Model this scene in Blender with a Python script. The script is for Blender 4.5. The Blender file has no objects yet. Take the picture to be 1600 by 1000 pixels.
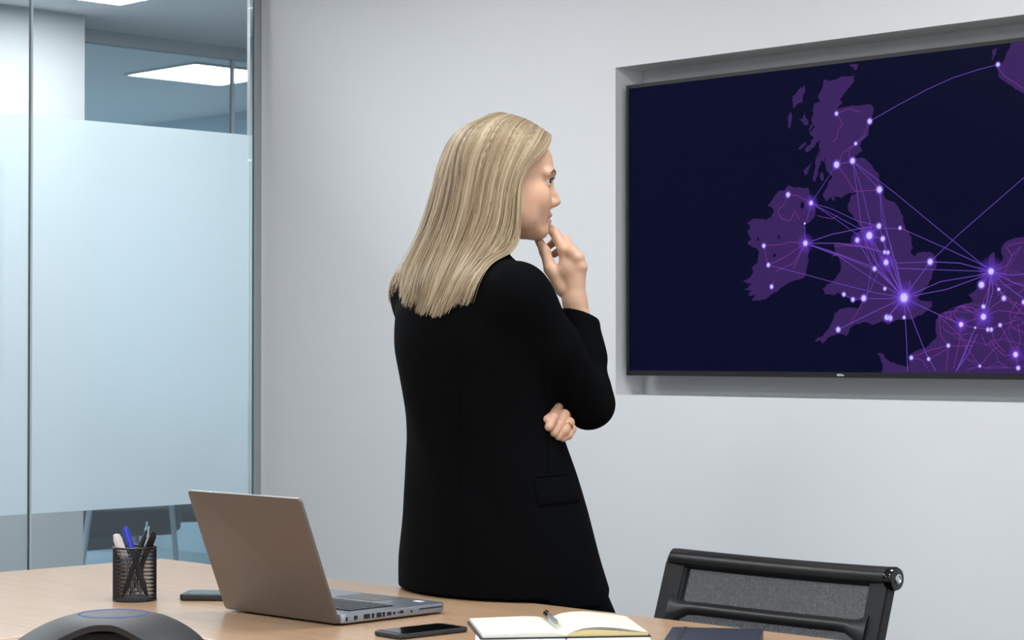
import bpy, bmesh, math, random
import numpy as np
from mathutils import Vector, Matrix
from mathutils.bvhtree import BVHTree

# ------------------------------------------------------------------ camera, world, exposure
random.seed(7)
rng = np.random.default_rng(7)
scene = bpy.context.scene
COL = scene.collection

FPX = 3285.0                      # focal length in pixels of the 1600 x 1000 frame
HORIZON = 549.0
CAM = Vector((5.416, -4.191, 1.2))
YAW = math.atan2(0.7121, 0.7021)
RIGHT = Vector((math.cos(YAW), math.sin(YAW), 0))
FWD = Vector((-math.sin(YAW), math.cos(YAW), 0))

cam_data = bpy.data.cameras.new('camera')
cam_data.sensor_width = 36.0
cam_data.lens = 36.0 * FPX / 1600.0
cam_data.clip_end = 100
cam_data.dof.use_dof = True
cam_data.dof.focus_distance = 4.1
cam_data.dof.aperture_fstop = 18.0
cam = bpy.data.objects.new('camera', cam_data)
cam.location = CAM
cam.rotation_euler = (math.pi / 2 + math.atan((HORIZON - 500) / FPX), 0, YAW)
COL.objects.link(cam)
scene.camera = cam

world = bpy.data.worlds.new('world')
scene.world = world
world.use_nodes = True
world.node_tree.nodes['Background'].inputs[0].default_value = (0.75, 0.85, 1.0, 1)
world.node_tree.nodes['Background'].inputs[1].default_value = 0.3

scene.view_settings.view_transform = 'Standard'
scene.view_settings.look = 'None'
scene.view_settings.gamma = 1.0
scene.view_settings.use_curve_mapping = False
scene.view_settings.exposure = 0.0
ROOM_LAMP = 19.5                  # emission of the ceiling panels of the meeting room
OFFICE_LAMP = 28.0                # emission of the ceiling panels beyond the glass
CEIL = 2.6
scene.cycles.max_bounces = 7
scene.cycles.diffuse_bounces = 4
scene.cycles.glossy_bounces = 3
scene.cycles.transmission_bounces = 5
scene.cycles.transparent_max_bounces = 16
scene.cycles.caustics_reflective = False
scene.cycles.sample_clamp_indirect = 6.0


def at(px, py, d):
    return CAM + RIGHT * ((px - 800) / FPX * d) + FWD * d + Vector((0, 0, (HORIZON - py) / FPX * d))


def ray(px, py):
    return RIGHT * ((px - 800) / FPX) + FWD + Vector((0, 0, (HORIZON - py) / FPX))


def on_z(px, py, z):
    r = ray(px, py)
    return CAM + r * ((z - CAM.z) / r.z)


def on_x(px, py, x):
    r = ray(px, py)
    return CAM + r * ((x - CAM.x) / r.x)


def on_y(px, py, y):
    r = ray(px, py)
    return CAM + r * ((y - CAM.y) / r.y)


# ------------------------------------------------------------------ materials
def srgb(r, g, b):
    f = lambda c: (c / 255.0) / 12.92 if c / 255.0 <= 0.04045 else ((c / 255.0 + 0.055) / 1.055) ** 2.4
    return (f(r), f(g), f(b), 1.0)


MATS = {}


def mat(name, color, rough=0.5, metal=0.0, var=0.05, scale=30.0, bump=0.0, bump_scale=200.0, **kw):
    """Principled material with a faint procedural colour variation and optional fine bump."""
    m = bpy.data.materials.new(name)
    m.use_nodes = True
    nt = m.node_tree
    b = nt.nodes['Principled BSDF']
    c = color if len(color) == 4 else (*color, 1)
    tc = nt.nodes.new('ShaderNodeTexCoord')
    nz = nt.nodes.new('ShaderNodeTexNoise')
    nz.inputs['Scale'].default_value = scale
    nz.inputs['Detail'].default_value = 3
    nt.links.new(tc.outputs['Object'], nz.inputs['Vector'])
    mx = nt.nodes.new('ShaderNodeMix')
    mx.data_type = 'RGBA'
    mx.inputs['A'].default_value = tuple(max(0, v * (1 - var)) for v in c[:3]) + (1,)
    mx.inputs['B'].default_value = tuple(min(1, v * (1 + var)) for v in c[:3]) + (1,)
    nt.links.new(nz.outputs['Fac'], mx.inputs['Factor'])
    nt.links.new(mx.outputs['Result'], b.inputs['Base Color'])
    b.inputs['Roughness'].default_value = rough
    b.inputs['Metallic'].default_value = metal
    if bump:
        n2 = nt.nodes.new('ShaderNodeTexNoise')
        n2.inputs['Scale'].default_value = bump_scale
        n2.inputs['Detail'].default_value = 4
        nt.links.new(tc.outputs['Object'], n2.inputs['Vector'])
        bp = nt.nodes.new('ShaderNodeBump')
        bp.inputs['Strength'].default_value = bump
        bp.inputs['Distance'].default_value = 0.002
        nt.links.new(n2.outputs['Fac'], bp.inputs['Height'])
        nt.links.new(bp.outputs['Normal'], b.inputs['Normal'])
    for k, v in kw.items():
        b.inputs[k].default_value = v
    MATS[name] = m
    return m


def emit_mat(name, color, strength):
    m = bpy.data.materials.new(name)
    m.use_nodes = True
    nt = m.node_tree
    nt.nodes.clear()
    e = nt.nodes.new('ShaderNodeEmission')
    e.inputs[0].default_value = color if len(color) == 4 else (*color, 1)
    e.inputs[1].default_value = strength
    o = nt.nodes.new('ShaderNodeOutputMaterial')
    nt.links.new(e.outputs[0], o.inputs[0])
    MATS[name] = m
    return m


def pane_mat(name, tint, refl=1.0):
    """Clear architectural glass: tinted see-through with a Fresnel mirror on top."""
    m = bpy.data.materials.new(name)
    m.use_nodes = True
    nt = m.node_tree
    nt.nodes.clear()
    t = nt.nodes.new('ShaderNodeBsdfTransparent')
    t.inputs[0].default_value = (*tint, 1)
    g = nt.nodes.new('ShaderNodeBsdfGlossy')
    g.inputs['Roughness'].default_value = 0.0
    fr = nt.nodes.new('ShaderNodeFresnel')
    fr.inputs[0].default_value = 1.5
    ml = nt.nodes.new('ShaderNodeMath')
    ml.operation = 'MULTIPLY'
    ml.inputs[1].default_value = refl
    nt.links.new(fr.outputs[0], ml.inputs[0])
    mx = nt.nodes.new('ShaderNodeMixShader')
    nt.links.new(ml.outputs[0], mx.inputs[0])
    nt.links.new(t.outputs[0], mx.inputs[1])
    nt.links.new(g.outputs[0], mx.inputs[2])
    o = nt.nodes.new('ShaderNodeOutputMaterial')
    nt.links.new(mx.outputs[0], o.inputs[0])
    MATS[name] = m
    return m


def frost_mat(name):
    m = bpy.data.materials.new(name)
    m.use_nodes = True
    nt = m.node_tree
    nt.nodes.clear()
    t = nt.nodes.new('ShaderNodeBsdfTranslucent')
    t.inputs[0].default_value = (0.915, 0.962, 0.982, 1)
    d = nt.nodes.new('ShaderNodeBsdfDiffuse')
    d.inputs[0].default_value = (0.80, 0.90, 0.95, 1)
    r = nt.nodes.new('ShaderNodeBsdfRefraction')
    r.inputs[0].default_value = (0.915, 0.962, 0.982, 1)
    r.inputs['Roughness'].default_value = 0.55
    r.inputs['IOR'].default_value = 1.06
    m1 = nt.nodes.new('ShaderNodeMixShader')
    m1.inputs[0].default_value = 0.25
    nt.links.new(t.outputs[0], m1.inputs[1])
    nt.links.new(d.outputs[0], m1.inputs[2])
    m2 = nt.nodes.new('ShaderNodeMixShader')
    m2.inputs[0].default_value = 0.42
    nt.links.new(m1.outputs[0], m2.inputs[1])
    nt.links.new(r.outputs[0], m2.inputs[2])
    o = nt.nodes.new('ShaderNodeOutputMaterial')
    nt.links.new(m2.outputs[0], o.inputs[0])
    MATS[name] = m
    return m


def wood_mat(name, c1, c2, rough=0.35, axis='X'):
    m = bpy.data.materials.new(name)
    m.use_nodes = True
    nt = m.node_tree
    b = nt.nodes['Principled BSDF']
    tc = nt.nodes.new('ShaderNodeTexCoord')
    mp = nt.nodes.new('ShaderNodeMapping')
    mp.inputs['Scale'].default_value = (1.2, 22, 22) if axis == 'X' else (22, 1.2, 22)
    nt.links.new(tc.outputs['Object'], mp.inputs['Vector'])
    n1 = nt.nodes.new('ShaderNodeTexNoise')
    n1.inputs['Scale'].default_value = 3.0
    n1.inputs['Detail'].default_value = 8
    n1.inputs['Roughness'].default_value = 0.62
    n1.inputs['Distortion'].default_value = 0.6
    nt.links.new(mp.outputs[0], n1.inputs['Vector'])
    cr = nt.nodes.new('ShaderNodeValToRGB')
    cr.color_ramp.elements[0].position = 0.28
    cr.color_ramp.elements[0].color = c1
    cr.color_ramp.elements[1].position = 0.72
    cr.color_ramp.elements[1].color = c2
    nt.links.new(n1.outputs['Fac'], cr.inputs['Fac'])
    nt.links.new(cr.outputs['Color'], b.inputs['Base Color'])
    b.inputs['Roughness'].default_value = rough
    b.inputs['Coat Weight'].default_value = 0.25
    b.inputs['Coat Roughness'].default_value = 0.18
    bp = nt.nodes.new('ShaderNodeBump')
    bp.inputs['Strength'].default_value = 0.05
    bp.inputs['Distance'].default_value = 0.001
    nt.links.new(n1.outputs['Fac'], bp.inputs['Height'])
    nt.links.new(bp.outputs['Normal'], b.inputs['Normal'])
    MATS[name] = m
    return m


def attr_mat(name, attr, rough=0.5, **kw):
    m = bpy.data.materials.new(name)
    m.use_nodes = True
    nt = m.node_tree
    b = nt.nodes['Principled BSDF']
    a = nt.nodes.new('ShaderNodeAttribute')
    a.attribute_name = attr
    nt.links.new(a.outputs['Color'], b.inputs['Base Color'])
    b.inputs['Roughness'].default_value = rough
    for k, v in kw.items():
        b.inputs[k].default_value = v
    MATS[name] = m
    return m


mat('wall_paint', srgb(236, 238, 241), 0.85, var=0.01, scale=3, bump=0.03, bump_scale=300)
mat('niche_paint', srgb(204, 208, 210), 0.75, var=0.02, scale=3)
mat('ceiling_paint', srgb(225, 228, 230), 0.9, var=0.02, scale=8)
mat('office_paint', srgb(176, 180, 183), 0.85, var=0.01, scale=3)
mat('office_blue_paint', srgb(185, 210, 222), 0.85, var=0.03, scale=3)
mat('room_carpet', srgb(105, 108, 112), 0.95, var=0.25, scale=400)
mat('office_carpet', srgb(150, 168, 178), 0.95, var=0.25, scale=300)
mat('aluminium', srgb(160, 166, 172), 0.45, metal=0.2, var=0.03, scale=60)
mat('dark_rail', srgb(172, 184, 190), 0.5, metal=0.3, var=0.05)
mat('joint_gasket', srgb(185, 195, 200), 0.4, var=0.05)
mat('glass_edge', srgb(70, 110, 112), 0.2, var=0.05)
pane_mat('clear_glass', (0.965, 0.985, 0.99))
pane_mat('tinted_glass', (0.89, 0.952, 0.975))
frost_mat('frost_film')
wood_mat('oak_veneer', srgb(178, 142, 110), srgb(198, 164, 132), 0.30)
wood_mat('oak_edge', srgb(150, 110, 76), srgb(176, 132, 94), 0.45)
mat('groove_brown', srgb(95, 66, 46), 0.6)
mat('black_plastic', srgb(26, 27, 29), 0.42, var=0.1, bump=0.05, bump_scale=900)
mat('dark_grey_plastic', srgb(34, 36, 39), 0.5, var=0.08, bump=0.08, bump_scale=1200)
mat('black_rubber', srgb(18, 18, 19), 0.8)
mat('glossy_black', srgb(8, 8, 10), 0.08, var=0.02)
mat('screen_dark', srgb(14, 16, 20), 0.12, var=0.02)
mat('chrome', srgb(205, 207, 210), 0.15, metal=1.0, var=0.02)
mat('steel_dark', srgb(120, 122, 126), 0.35, metal=0.9)
mat('laptop_silver', srgb(116, 111, 108), 0.36, metal=0.8, var=0.02, bump=0.02, bump_scale=1500)
mat('laptop_deck', srgb(150, 155, 165), 0.35, metal=0.75, var=0.02)
mat('key_black', srgb(38, 42, 50), 0.45)
mat('port_black', srgb(16, 16, 18), 0.5)
mat('paper_cream', srgb(226, 221, 208), 0.8, var=0.015, scale=40)
mat('paper_white', srgb(222, 223, 229), 0.8, var=0.01, scale=40)
mat('page_edge', srgb(214, 196, 140), 0.8, var=0.15, scale=300)
mat('cover_black', srgb(34, 36, 44), 0.55, bump=0.15, bump_scale=900)
mat('cover_navy', srgb(34, 40, 58), 0.45, bump=0.15, bump_scale=900)
mat('elastic_black', srgb(16, 18, 26), 0.7)
mat('pen_white', srgb(222, 214, 212), 0.3)
mat('pen_clear', srgb(190, 200, 206), 0.15, **{'Transmission Weight': 0.6})
mat('pen_blue', srgb(36, 52, 178), 0.25)
mat('pen_navy', srgb(24, 28, 46), 0.35)
mat('pen_black', srgb(20, 21, 24), 0.3)
mat('pen_teal', srgb(130, 190, 200), 0.2, **{'Transmission Weight': 0.4})
mat('wire_black', srgb(28, 28, 30), 0.4, metal=0.3)
mat('chair_fabric', srgb(30, 31, 33), 0.7, bump=0.3, bump_scale=600)
mat('chair_frame', srgb(24, 25, 27), 0.32, bump=0.05, bump_scale=80)
mat('jacket_black', srgb(9, 10, 12), 0.9, var=0.15, scale=400, bump=0.2, bump_scale=900, **{'Specular IOR Level': 0.04})
mat('trouser_black', srgb(8, 9, 12), 0.9, var=0.15, scale=400, bump=0.2, bump_scale=900, **{'Specular IOR Level': 0.04})
mat('shoe_black', srgb(15, 15, 16), 0.35)
mat('lash_dark', srgb(48, 38, 34), 0.6)
mat('brow_brown', srgb(112, 90, 72), 0.7)
mat('gold', srgb(212, 180, 120), 0.2, metal=1.0)
mat('office_grey', srgb(96, 108, 116), 0.6)
mat('office_dark', srgb(46, 56, 64), 0.6)
mat('office_light', srgb(196, 206, 212), 0.5)
emit_mat('room_lamp', (0.955, 0.985, 1.0), ROOM_LAMP)
emit_mat('office_lamp', (0.96, 0.985, 1.0), OFFICE_LAMP)
emit_mat('led_blue', srgb(130, 138, 215), 0.7)


# ------------------------------------------------------------------ mesh helpers
def link(o, parent=None):
    COL.objects.link(o)
    if parent is not None:
        o.parent = parent
    return o


def mesh_obj(name, verts, faces, material, parent=None, smooth=False, loc=None, rz=0.0):
    me = bpy.data.meshes.new(name)
    me.from_pydata([tuple(v) for v in verts], [], [tuple(int(i) for i in f) for f in faces])
    me.update()
    if material:
        me.materials.append(MATS[material])
    if smooth:
        me.polygons.foreach_set('use_smooth', [True] * len(me.polygons))
    o = bpy.data.objects.new(name, me)
    if loc is not None:
        o.location = loc
    o.rotation_euler[2] = rz
    return link(o, parent)


def fast_mesh(name, V, Q, material, parent=None, smooth=True):
    """numpy vertex array and an (n,4) or (n,3) index array"""
    me = bpy.data.meshes.new(name)
    k = Q.shape[1]
    me.vertices.add(len(V))
    me.vertices.foreach_set('co', np.ascontiguousarray(V, dtype=np.float32).ravel())
    me.loops.add(Q.size)
    me.loops.foreach_set('vertex_index', np.ascontiguousarray(Q, dtype=np.int32).ravel())
    me.polygons.add(len(Q))
    me.polygons.foreach_set('loop_start', np.arange(0, Q.size, k, dtype=np.int32))
    me.update(calc_edges=True)
    me.validate()
    if smooth:
        me.polygons.foreach_set('use_smooth', np.ones(len(me.polygons), dtype=bool))
    if material:
        me.materials.append(MATS[material])
    o = bpy.data.objects.new(name, me)
    return link(o, parent)


def bm_obj(name, bm, material, parent=None, smooth=False, loc=None, rz=0.0):
    bmesh.ops.recalc_face_normals(bm, faces=bm.faces)
    me = bpy.data.meshes.new(name)
    bm.to_mesh(me)
    bm.free()
    if material:
        me.materials.append(MATS[material])
    if smooth:
        me.polygons.foreach_set('use_smooth', [True] * len(me.polygons))
        try:
            me.set_sharp_from_angle(angle=math.radians(35))
        except Exception:
            pass
    o = bpy.data.objects.new(name, me)
    if loc is not None:
        o.location = loc
    o.rotation_euler[2] = rz
    return link(o, parent)


def add_box(bm, lo, hi, M=None):
    c = [(lo[i] + hi[i]) / 2 for i in range(3)]
    s = [abs(hi[i] - lo[i]) for i in range(3)]
    T = Matrix.Translation(c) @ Matrix.Diagonal((s[0], s[1], s[2], 1))
    if M is not None:
        T = M @ T
    return bmesh.ops.create_cube(bm, size=1.0, matrix=T)['verts']


def box(name, lo, hi, material, parent=None, bevel=0.0, seg=2, M=None, loc=None, rz=0.0):
    bm = bmesh.new()
    add_box(bm, lo, hi, M)
    if bevel:
        bmesh.ops.bevel(bm, geom=list(bm.edges), offset=bevel, segments=seg, profile=0.5, affect='EDGES')
    return bm_obj(name, bm, material, parent, smooth=bool(bevel), loc=loc, rz=rz)


def rounded_slab(name, w, d, h, r, material, parent=None, bevel=0.001, n=6, M=None, loc=None, rz=0.0):
    """slab of size w x d x h, origin at the centre of its underside, with rounded vertical corners"""
    pts = []
    for cx, cy, a0 in ((w / 2 - r, d / 2 - r, 0), (-w / 2 + r, d / 2 - r, 90), (-w / 2 + r, -d / 2 + r, 180), (w / 2 - r, -d / 2 + r, 270)):
        for k in range(n + 1):
            a = math.radians(a0 + 90 * k / n)
            pts.append((cx + r * math.cos(a), cy + r * math.sin(a)))
    bm = bmesh.new()
    prof = [(bevel, 0), (0, bevel), (0, h - bevel), (bevel * 0.3, h - bevel * 0.3), (bevel, h)] if bevel else [(0, 0), (0, h)]
    rings = []
    for ins, z in prof:
        fx, fy = (w - 2 * ins) / w, (d - 2 * ins) / d
        rings.append([bm.verts.new((x * fx, y * fy, z)) for x, y in pts])
    N = len(pts)
    for a, b in zip(rings[:-1], rings[1:]):
        for i in range(N):
            bm.faces.new((a[i], a[(i + 1) % N], b[(i + 1) % N], b[i]))
    bm.faces.new(rings[-1])
    bm.faces.new(list(reversed(rings[0])))
    if M is not None:
        bmesh.ops.transform(bm, matrix=M, verts=bm.verts)
    return bm_obj(name, bm, material, parent, smooth=True, loc=loc, rz=rz)


def frames_along(path):
    path = [Vector(p) for p in path]
    out = []
    up = None
    for i, p in enumerate(path):
        t = (path[min(i + 1, len(path) - 1)] - path[max(i - 1, 0)]).normalized()
        if up is None:
            up = Vector((0, 0, 1)) if abs(t.z) < 0.9 else Vector((1, 0, 0))
        side = t.cross(up).normalized()
        up = side.cross(t).normalized()
        out.append((p, side, up))
    return out


def add_tube(bm, path, radii, n=10, closed=False):
    if not hasattr(radii, '__len__'):
        radii = [radii] * len(path)
    rings = []
    for (p, s, u), r in zip(frames_along(path), radii):
        rings.append([bm.verts.new(p + s * (r * math.cos(2 * math.pi * k / n)) + u * (r * math.sin(2 * math.pi * k / n))) for k in range(n)])
    for a, b in zip(rings[:-1], rings[1:]):
        for i in range(n):
            bm.faces.new((a[i], a[(i + 1) % n], b[(i + 1) % n], b[i]))
    if closed:
        a, b = rings[-1], rings[0]
        for i in range(n):
            bm.faces.new((a[i], a[(i + 1) % n], b[(i + 1) % n], b[i]))
    else:
        bm.faces.new(list(reversed(rings[0])))
        bm.faces.new(rings[-1])


def tube(name, path, radii, material, parent=None, n=10, closed=False, loc=None):
    bm = bmesh.new()
    add_tube(bm, path, radii, n, closed)
    return bm_obj(name, bm, material, parent, smooth=True, loc=loc)


def lathe(name, profile, material, parent=None, n=40, loc=None, M=None):
    bm = bmesh.new()
    rings = []
    for r, z in profile:
        if r < 1e-6:
            rings.append([bm.verts.new((0, 0, z))])
        else:
            rings.append([bm.verts.new((r * math.cos(2 * math.pi * k / n), r * math.sin(2 * math.pi * k / n), z)) for k in range(n)])
    for a, b in zip(rings[:-1], rings[1:]):
        for i in range(n):
            j = (i + 1) % n
            if len(a) == 1 and len(b) == 1:
                continue
            if len(a) == 1:
                bm.faces.new((a[0], b[j], b[i]))
            elif len(b) == 1:
                bm.faces.new((a[i], a[j], b[0]))
            else:
                bm.faces.new((a[i], a[j], b[j], b[i]))
    if M is not None:
        bmesh.ops.transform(bm, matrix=M, verts=bm.verts)
    return bm_obj(name, bm, material, parent, smooth=True, loc=loc)


def tag(o, label, cat, group=None):
    o['label'] = label
    o['category'] = cat
    if group:
        o['group'] = group
    return o


def thing(name, label, cat, loc=(0, 0, 0), rz=0.0, group=None):
    o = bpy.data.objects.new(name, None)
    o.empty_display_size = 0.1
    o.location = loc
    o.rotation_euler[2] = rz
    COL.objects.link(o)
    return tag(o, label, cat, group)


def struct(o):
    o['kind'] = 'structure'
    return o


def structure_root(name, loc=(0, 0, 0)):
    o = bpy.data.objects.new(name, None)
    o.location = loc
    COL.objects.link(o)
    return struct(o)


def copy_tree(o, parent=None):
    c = o.copy()
    COL.objects.link(c)
    c.parent = parent
    for ch in list(o.children):
        copy_tree(ch, c)
    return c


# ------------------------------------------------------------------ the meeting room
ROOM_X, ROOM_Y = 7.6, -6.2          # room spans x 0..ROOM_X, y ROOM_Y..0
REC_L = on_y(962, 300, 0).x
REC_T = on_y(962, 105, 0).z
REC_B = on_y(962, 617, 0).z
TVY = 0.02                           # plane of the television's front
TV_L = on_y(979.5, 300, TVY).x
TV_T = on_y(979.5, 133, TVY).z
TV_B = on_y(979.5, 586.5, TVY).z
TV_C = on_y(1314, 584, TVY).x
TV_R = 2 * TV_C - TV_L
REC_R = TV_R + (TV_L - REC_L)
REC_D = 0.11
print('TV', TV_L, TV_R, TV_B, TV_T, 'recess', REC_L, REC_R, REC_B, REC_T)

struct(box('floor', (0, ROOM_Y, -0.1), (ROOM_X, 0, 0), 'room_carpet'))
struct(box('ceiling', (0, ROOM_Y, CEIL), (ROOM_X, 0, CEIL + 0.15), 'ceiling_paint'))
bm = bmesh.new()
WT = 0.2
add_box(bm, (-0.0, 0, 0), (REC_L, WT, CEIL))
add_box(bm, (REC_R, 0, 0), (ROOM_X, WT, CEIL))
add_box(bm, (REC_L, 0, 0), (REC_R, WT, REC_B))
add_box(bm, (REC_L, 0, REC_T), (REC_R, WT, CEIL))
wall_back = struct(bm_obj('wall_back', bm, 'wall_paint'))
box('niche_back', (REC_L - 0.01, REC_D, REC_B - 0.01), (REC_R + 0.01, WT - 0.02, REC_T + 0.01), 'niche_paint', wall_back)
struct(box('wall_right', (ROOM_X, ROOM_Y, 0), (ROOM_X + 0.15, 0, CEIL), 'wall_paint'))
struct(box('wall_front', (0, ROOM_Y - 0.15, 0), (ROOM_X, ROOM_Y, CEIL), 'wall_paint'))
struct(box('baseboard_back', (0.06, -0.015, 0), (ROOM_X, 0, 0.1), 'aluminium', bevel=0.003))

# glass partition along x = 0
FR_B = on_x(290, 788, 0).z
FR_T = on_x(397, 211, 0).z
JOINT = on_x(47, 400, 0).y
print('frost', FR_B, FR_T, 'joint', JOINT)
win = structure_root('window_1')
box('corner_post', (-0.03, -0.028, 0), (0.012, 0.0, CEIL), 'aluminium', win, bevel=0.002)
box('head_rail', (-0.03, ROOM_Y, CEIL - 0.05), (0.03, -0.028, CEIL), 'aluminium', win, bevel=0.002)
box('floor_rail', (-0.03, ROOM_Y, 0), (0.03, -0.028, 0.05), 'aluminium', win, bevel=0.002)
edges_y = [-0.030]
y = JOINT
while y > ROOM_Y + 0.3:
    edges_y.append(y)
    y += JOINT
edges_y.append(ROOM_Y)
for k, (y0, y1) in enumerate(zip(edges_y[:-1], edges_y[1:])):
    p = box('pane', (-0.006, y1 + 0.0035, 0.05), (0.006, y0 - 0.0035, CEIL - 0.05), 'clear_glass', win)
    box('frost_film', (-0.0085, y1 + 0.004, FR_B), (-0.0070, y0 - 0.004, FR_T), 'frost_film', p)
    if k:
        box('glass_joint', (-0.006, y0 - 0.0035, 0.05), (0.006, y0 + 0.0035, CEIL - 0.05), 'joint_gasket', win)
box('glass_edge', (-0.007, -0.0315, 0.05), (0.007, -0.028, CEIL - 0.05), 'glass_edge', win)

# ------------------------------------------------------------------ corridor and office beyond the glass
WX = on_z(131, 22, CEIL).x            # plane of the white corridor wall
WY = on_z(131, 22, CEIL).y            # where it ends
GX = WX - 0.30                        # second glass partition
EY = 3.3                              # end wall of the office
OX = -9.0
print('corridor wall', WX, WY)
struct(box('floor_office', (OX, ROOM_Y, -0.1), (0, EY + 3, 0), 'office_carpet'))
struct(box('ceiling_office', (OX, ROOM_Y, CEIL), (0, EY + 3, CEIL + 0.15), 'ceiling_paint'))
struct(box('wall_corridor', (GX, ROOM_Y, 0), (WX, WY, CEIL), 'office_paint'))
struct(box('wall_office_end', (OX, EY, 0), (GX - 0.02, EY + 0.15, CEIL), 'office_blue_paint'))
struct(box('wall_office_side', (OX - 0.15, ROOM_Y, 0), (OX, EY, CEIL), 'office_blue_paint'))
struct(box('wall_office_front', (OX, ROOM_Y - 0.15, 0), (0, ROOM_Y, CEIL), 'office_paint'))
struct(box('wall_corridor_end', (GX, EY + 3, 0), (0.15, EY + 3.15, CEIL), 'office_paint'))
struct(box('wall_corridor_side', (-0.0, WT, 0), (0.15, EY + 3, CEIL), 'office_paint'))
win2 = structure_root('window_2')
box('head_rail', (GX - 0.05, WY, CEIL - 0.06), (GX, EY, CEIL), 'dark_rail', win2, bevel=0.002)
box('floor_rail', (GX - 0.05, WY, 0), (GX, EY, 0.05), 'dark_rail', win2, bevel=0.002)
JY2 = on_x(367, 170, GX).y
for y0, y1 in ((WY, JY2), (JY2, EY)):
    box('pane', (GX - 0.03, y0 + 0.006, 0.05), (GX - 0.02, y1 - 0.006, CEIL - 0.06), 'tinted_glass', win2)
box('glass_joint', (GX - 0.035, JY2 - 0.007, 0.05), (GX - 0.015, JY2 + 0.007, CEIL - 0.06), 'office_light', win2)


# ------------------------------------------------------------------ ceiling lamps
def ceiling_lamp(x, y, lamp, label, group):
    t = thing('ceiling_light', label, 'ceiling light', (x, y, CEIL - 0.012), 0, group)
    mesh_obj('diffuser', [(-0.287, -0.287, 0.004), (-0.287, 0.287, 0.004), (0.287, 0.287, 0.004), (0.287, -0.287, 0.004)], [(0, 1, 2, 3)], lamp, t)
    bm = bmesh.new()
    for lo, hi in (((-0.3, -0.3, 0), (0.3, -0.285, 0.012)), ((-0.3, 0.285, 0), (0.3, 0.3, 0.012)), ((-0.3, -0.285, 0), (-0.285, 0.285, 0.012)), ((0.285, -0.285, 0), (0.3, 0.285, 0.012))):
        add_box(bm, lo, hi)
    bm_obj('frame', bm, 'office_light', t)
    return t


a = on_z(203, 118, CEIL - 0.012)
b = on_z(297, 99, CEIL - 0.012)
print('panel', a, b)
ceiling_lamp((a.x + b.x) / 2, (a.y + b.y) / 2 + 0.29, 'office_lamp', 'square lit ceiling panel seen whole above the frosted band', 'office ceiling panels')
a = on_z(178, 5, CEIL - 0.012)
ceiling_lamp(a.x + 0.27, a.y - 0.25, 'office_lamp', 'lit ceiling panel cut by the top edge of the picture', 'office ceiling panels')
for x, y, where in ((-0.8, -0.7, 'over the corridor beside the glass joint'), (-0.8, -1.9, 'over the corridor beyond the second glass pane'), (-0.8, -3.4, 'over the corridor beyond the fourth glass pane'), (-0.8, -5.2, 'at the near end of the corridor'),
                    (-5.4, 1.9, 'over the office desk'), (-5.4, -0.2, 'deep in the office, one row before the desk'), (-7.4, 1.9, 'in the far back row of the office'), (-7.4, -0.9, 'far back in the office behind the corridor wall'), (-3.4, -0.6, 'just behind the white corridor wall'), (-5.0, -1.8, 'behind the corridor wall, two rows before the desk'), (-8.4, 0.5, 'against the far side wall of the office')):
    ceiling_lamp(x, y, 'office_lamp', 'added unseen ceiling panel ' + where, 'office ceiling panels')  # unseen panels added to brighten the frosted band, corridor and office ceiling
ordn = ('first', 'second', 'third', 'fourth')
for i, x in enumerate((1.1, 3.1, 5.1, 7.0)):
    for y, row in ((-1.35, 'nearest the television wall'), (-3.2, 'along the middle of the table'), (-5.0, 'nearest the wall behind the viewer')):
        ceiling_lamp(x, y, 'room_lamp', 'lit ceiling panel in the row %s, %s from the glass' % (row, ordn[i]), 'meeting room ceiling panels')

# ------------------------------------------------------------------ conference table
TZ = 0.74
tc_ = on_z(255, 872, TZ)
TX0, TY1 = tc_.x, tc_.y
TX1, TY0 = TX0 + 3.75, TY1 - 2.12
gp = on_z(194, 976, TZ)
GX0, GY1 = gp.x, gp.y
GX1, GY0 = TX1 - (GX0 - TX0), TY0 + (TY1 - GY1)
print('table', TX0, TX1, TY0, TY1, 'groove', GX0, GY1)
table = thing('conference_table', 'long pale oak veneer conference table with a square corner', 'table', ((TX0 + TX1) / 2, (TY0 + TY1) / 2, 0))
ox, oy = table.location.x, table.location.y
TT = 0.032


def ring_prism(name, outer, inner, z0, z1, material, parent, bev):
    (x0, y0, x1, y1), (a0, b0, a1, b1) = outer, inner
    bm = bmesh.new()
    V = {}
    for z in (z0, z1):
        for tagk, (p, q, r, s) in (('o', (x0, y0, x1, y1)), ('i', (a0, b0, a1, b1))):
            V[tagk, z] = [bm.verts.new((p, q, z)), bm.verts.new((r, q, z)), bm.verts.new((r, s, z)), bm.verts.new((p, s, z))]
    for k in range(4):
        j = (k + 1) % 4
        bm.faces.new((V['o', z1][k], V['o', z1][j], V['i', z1][j], V['i', z1][k]))
        bm.faces.new((V['o', z0][j], V['o', z0][k], V['i', z0][k], V['i', z0][j]))
        bm.faces.new((V['o', z0][k], V['o', z0][j], V['o', z1][j], V['o', z1][k]))
        bm.faces.new((V['i', z0][j], V['i', z0][k], V['i', z1][k], V['i', z1][j]))
    es = [e for e in bm.edges if all(abs(v.co.z - z1) < 1e-6 for v in e.verts) and (all(v in V['o', z1] for v in e.verts) or all(v in V['i', z1] for v in e.verts))]
    bmesh.ops.bevel(bm, geom=es, offset=bev, segments=2, profile=0.5, affect='EDGES')
    return bm_obj(name, bm, material, parent)


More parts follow.
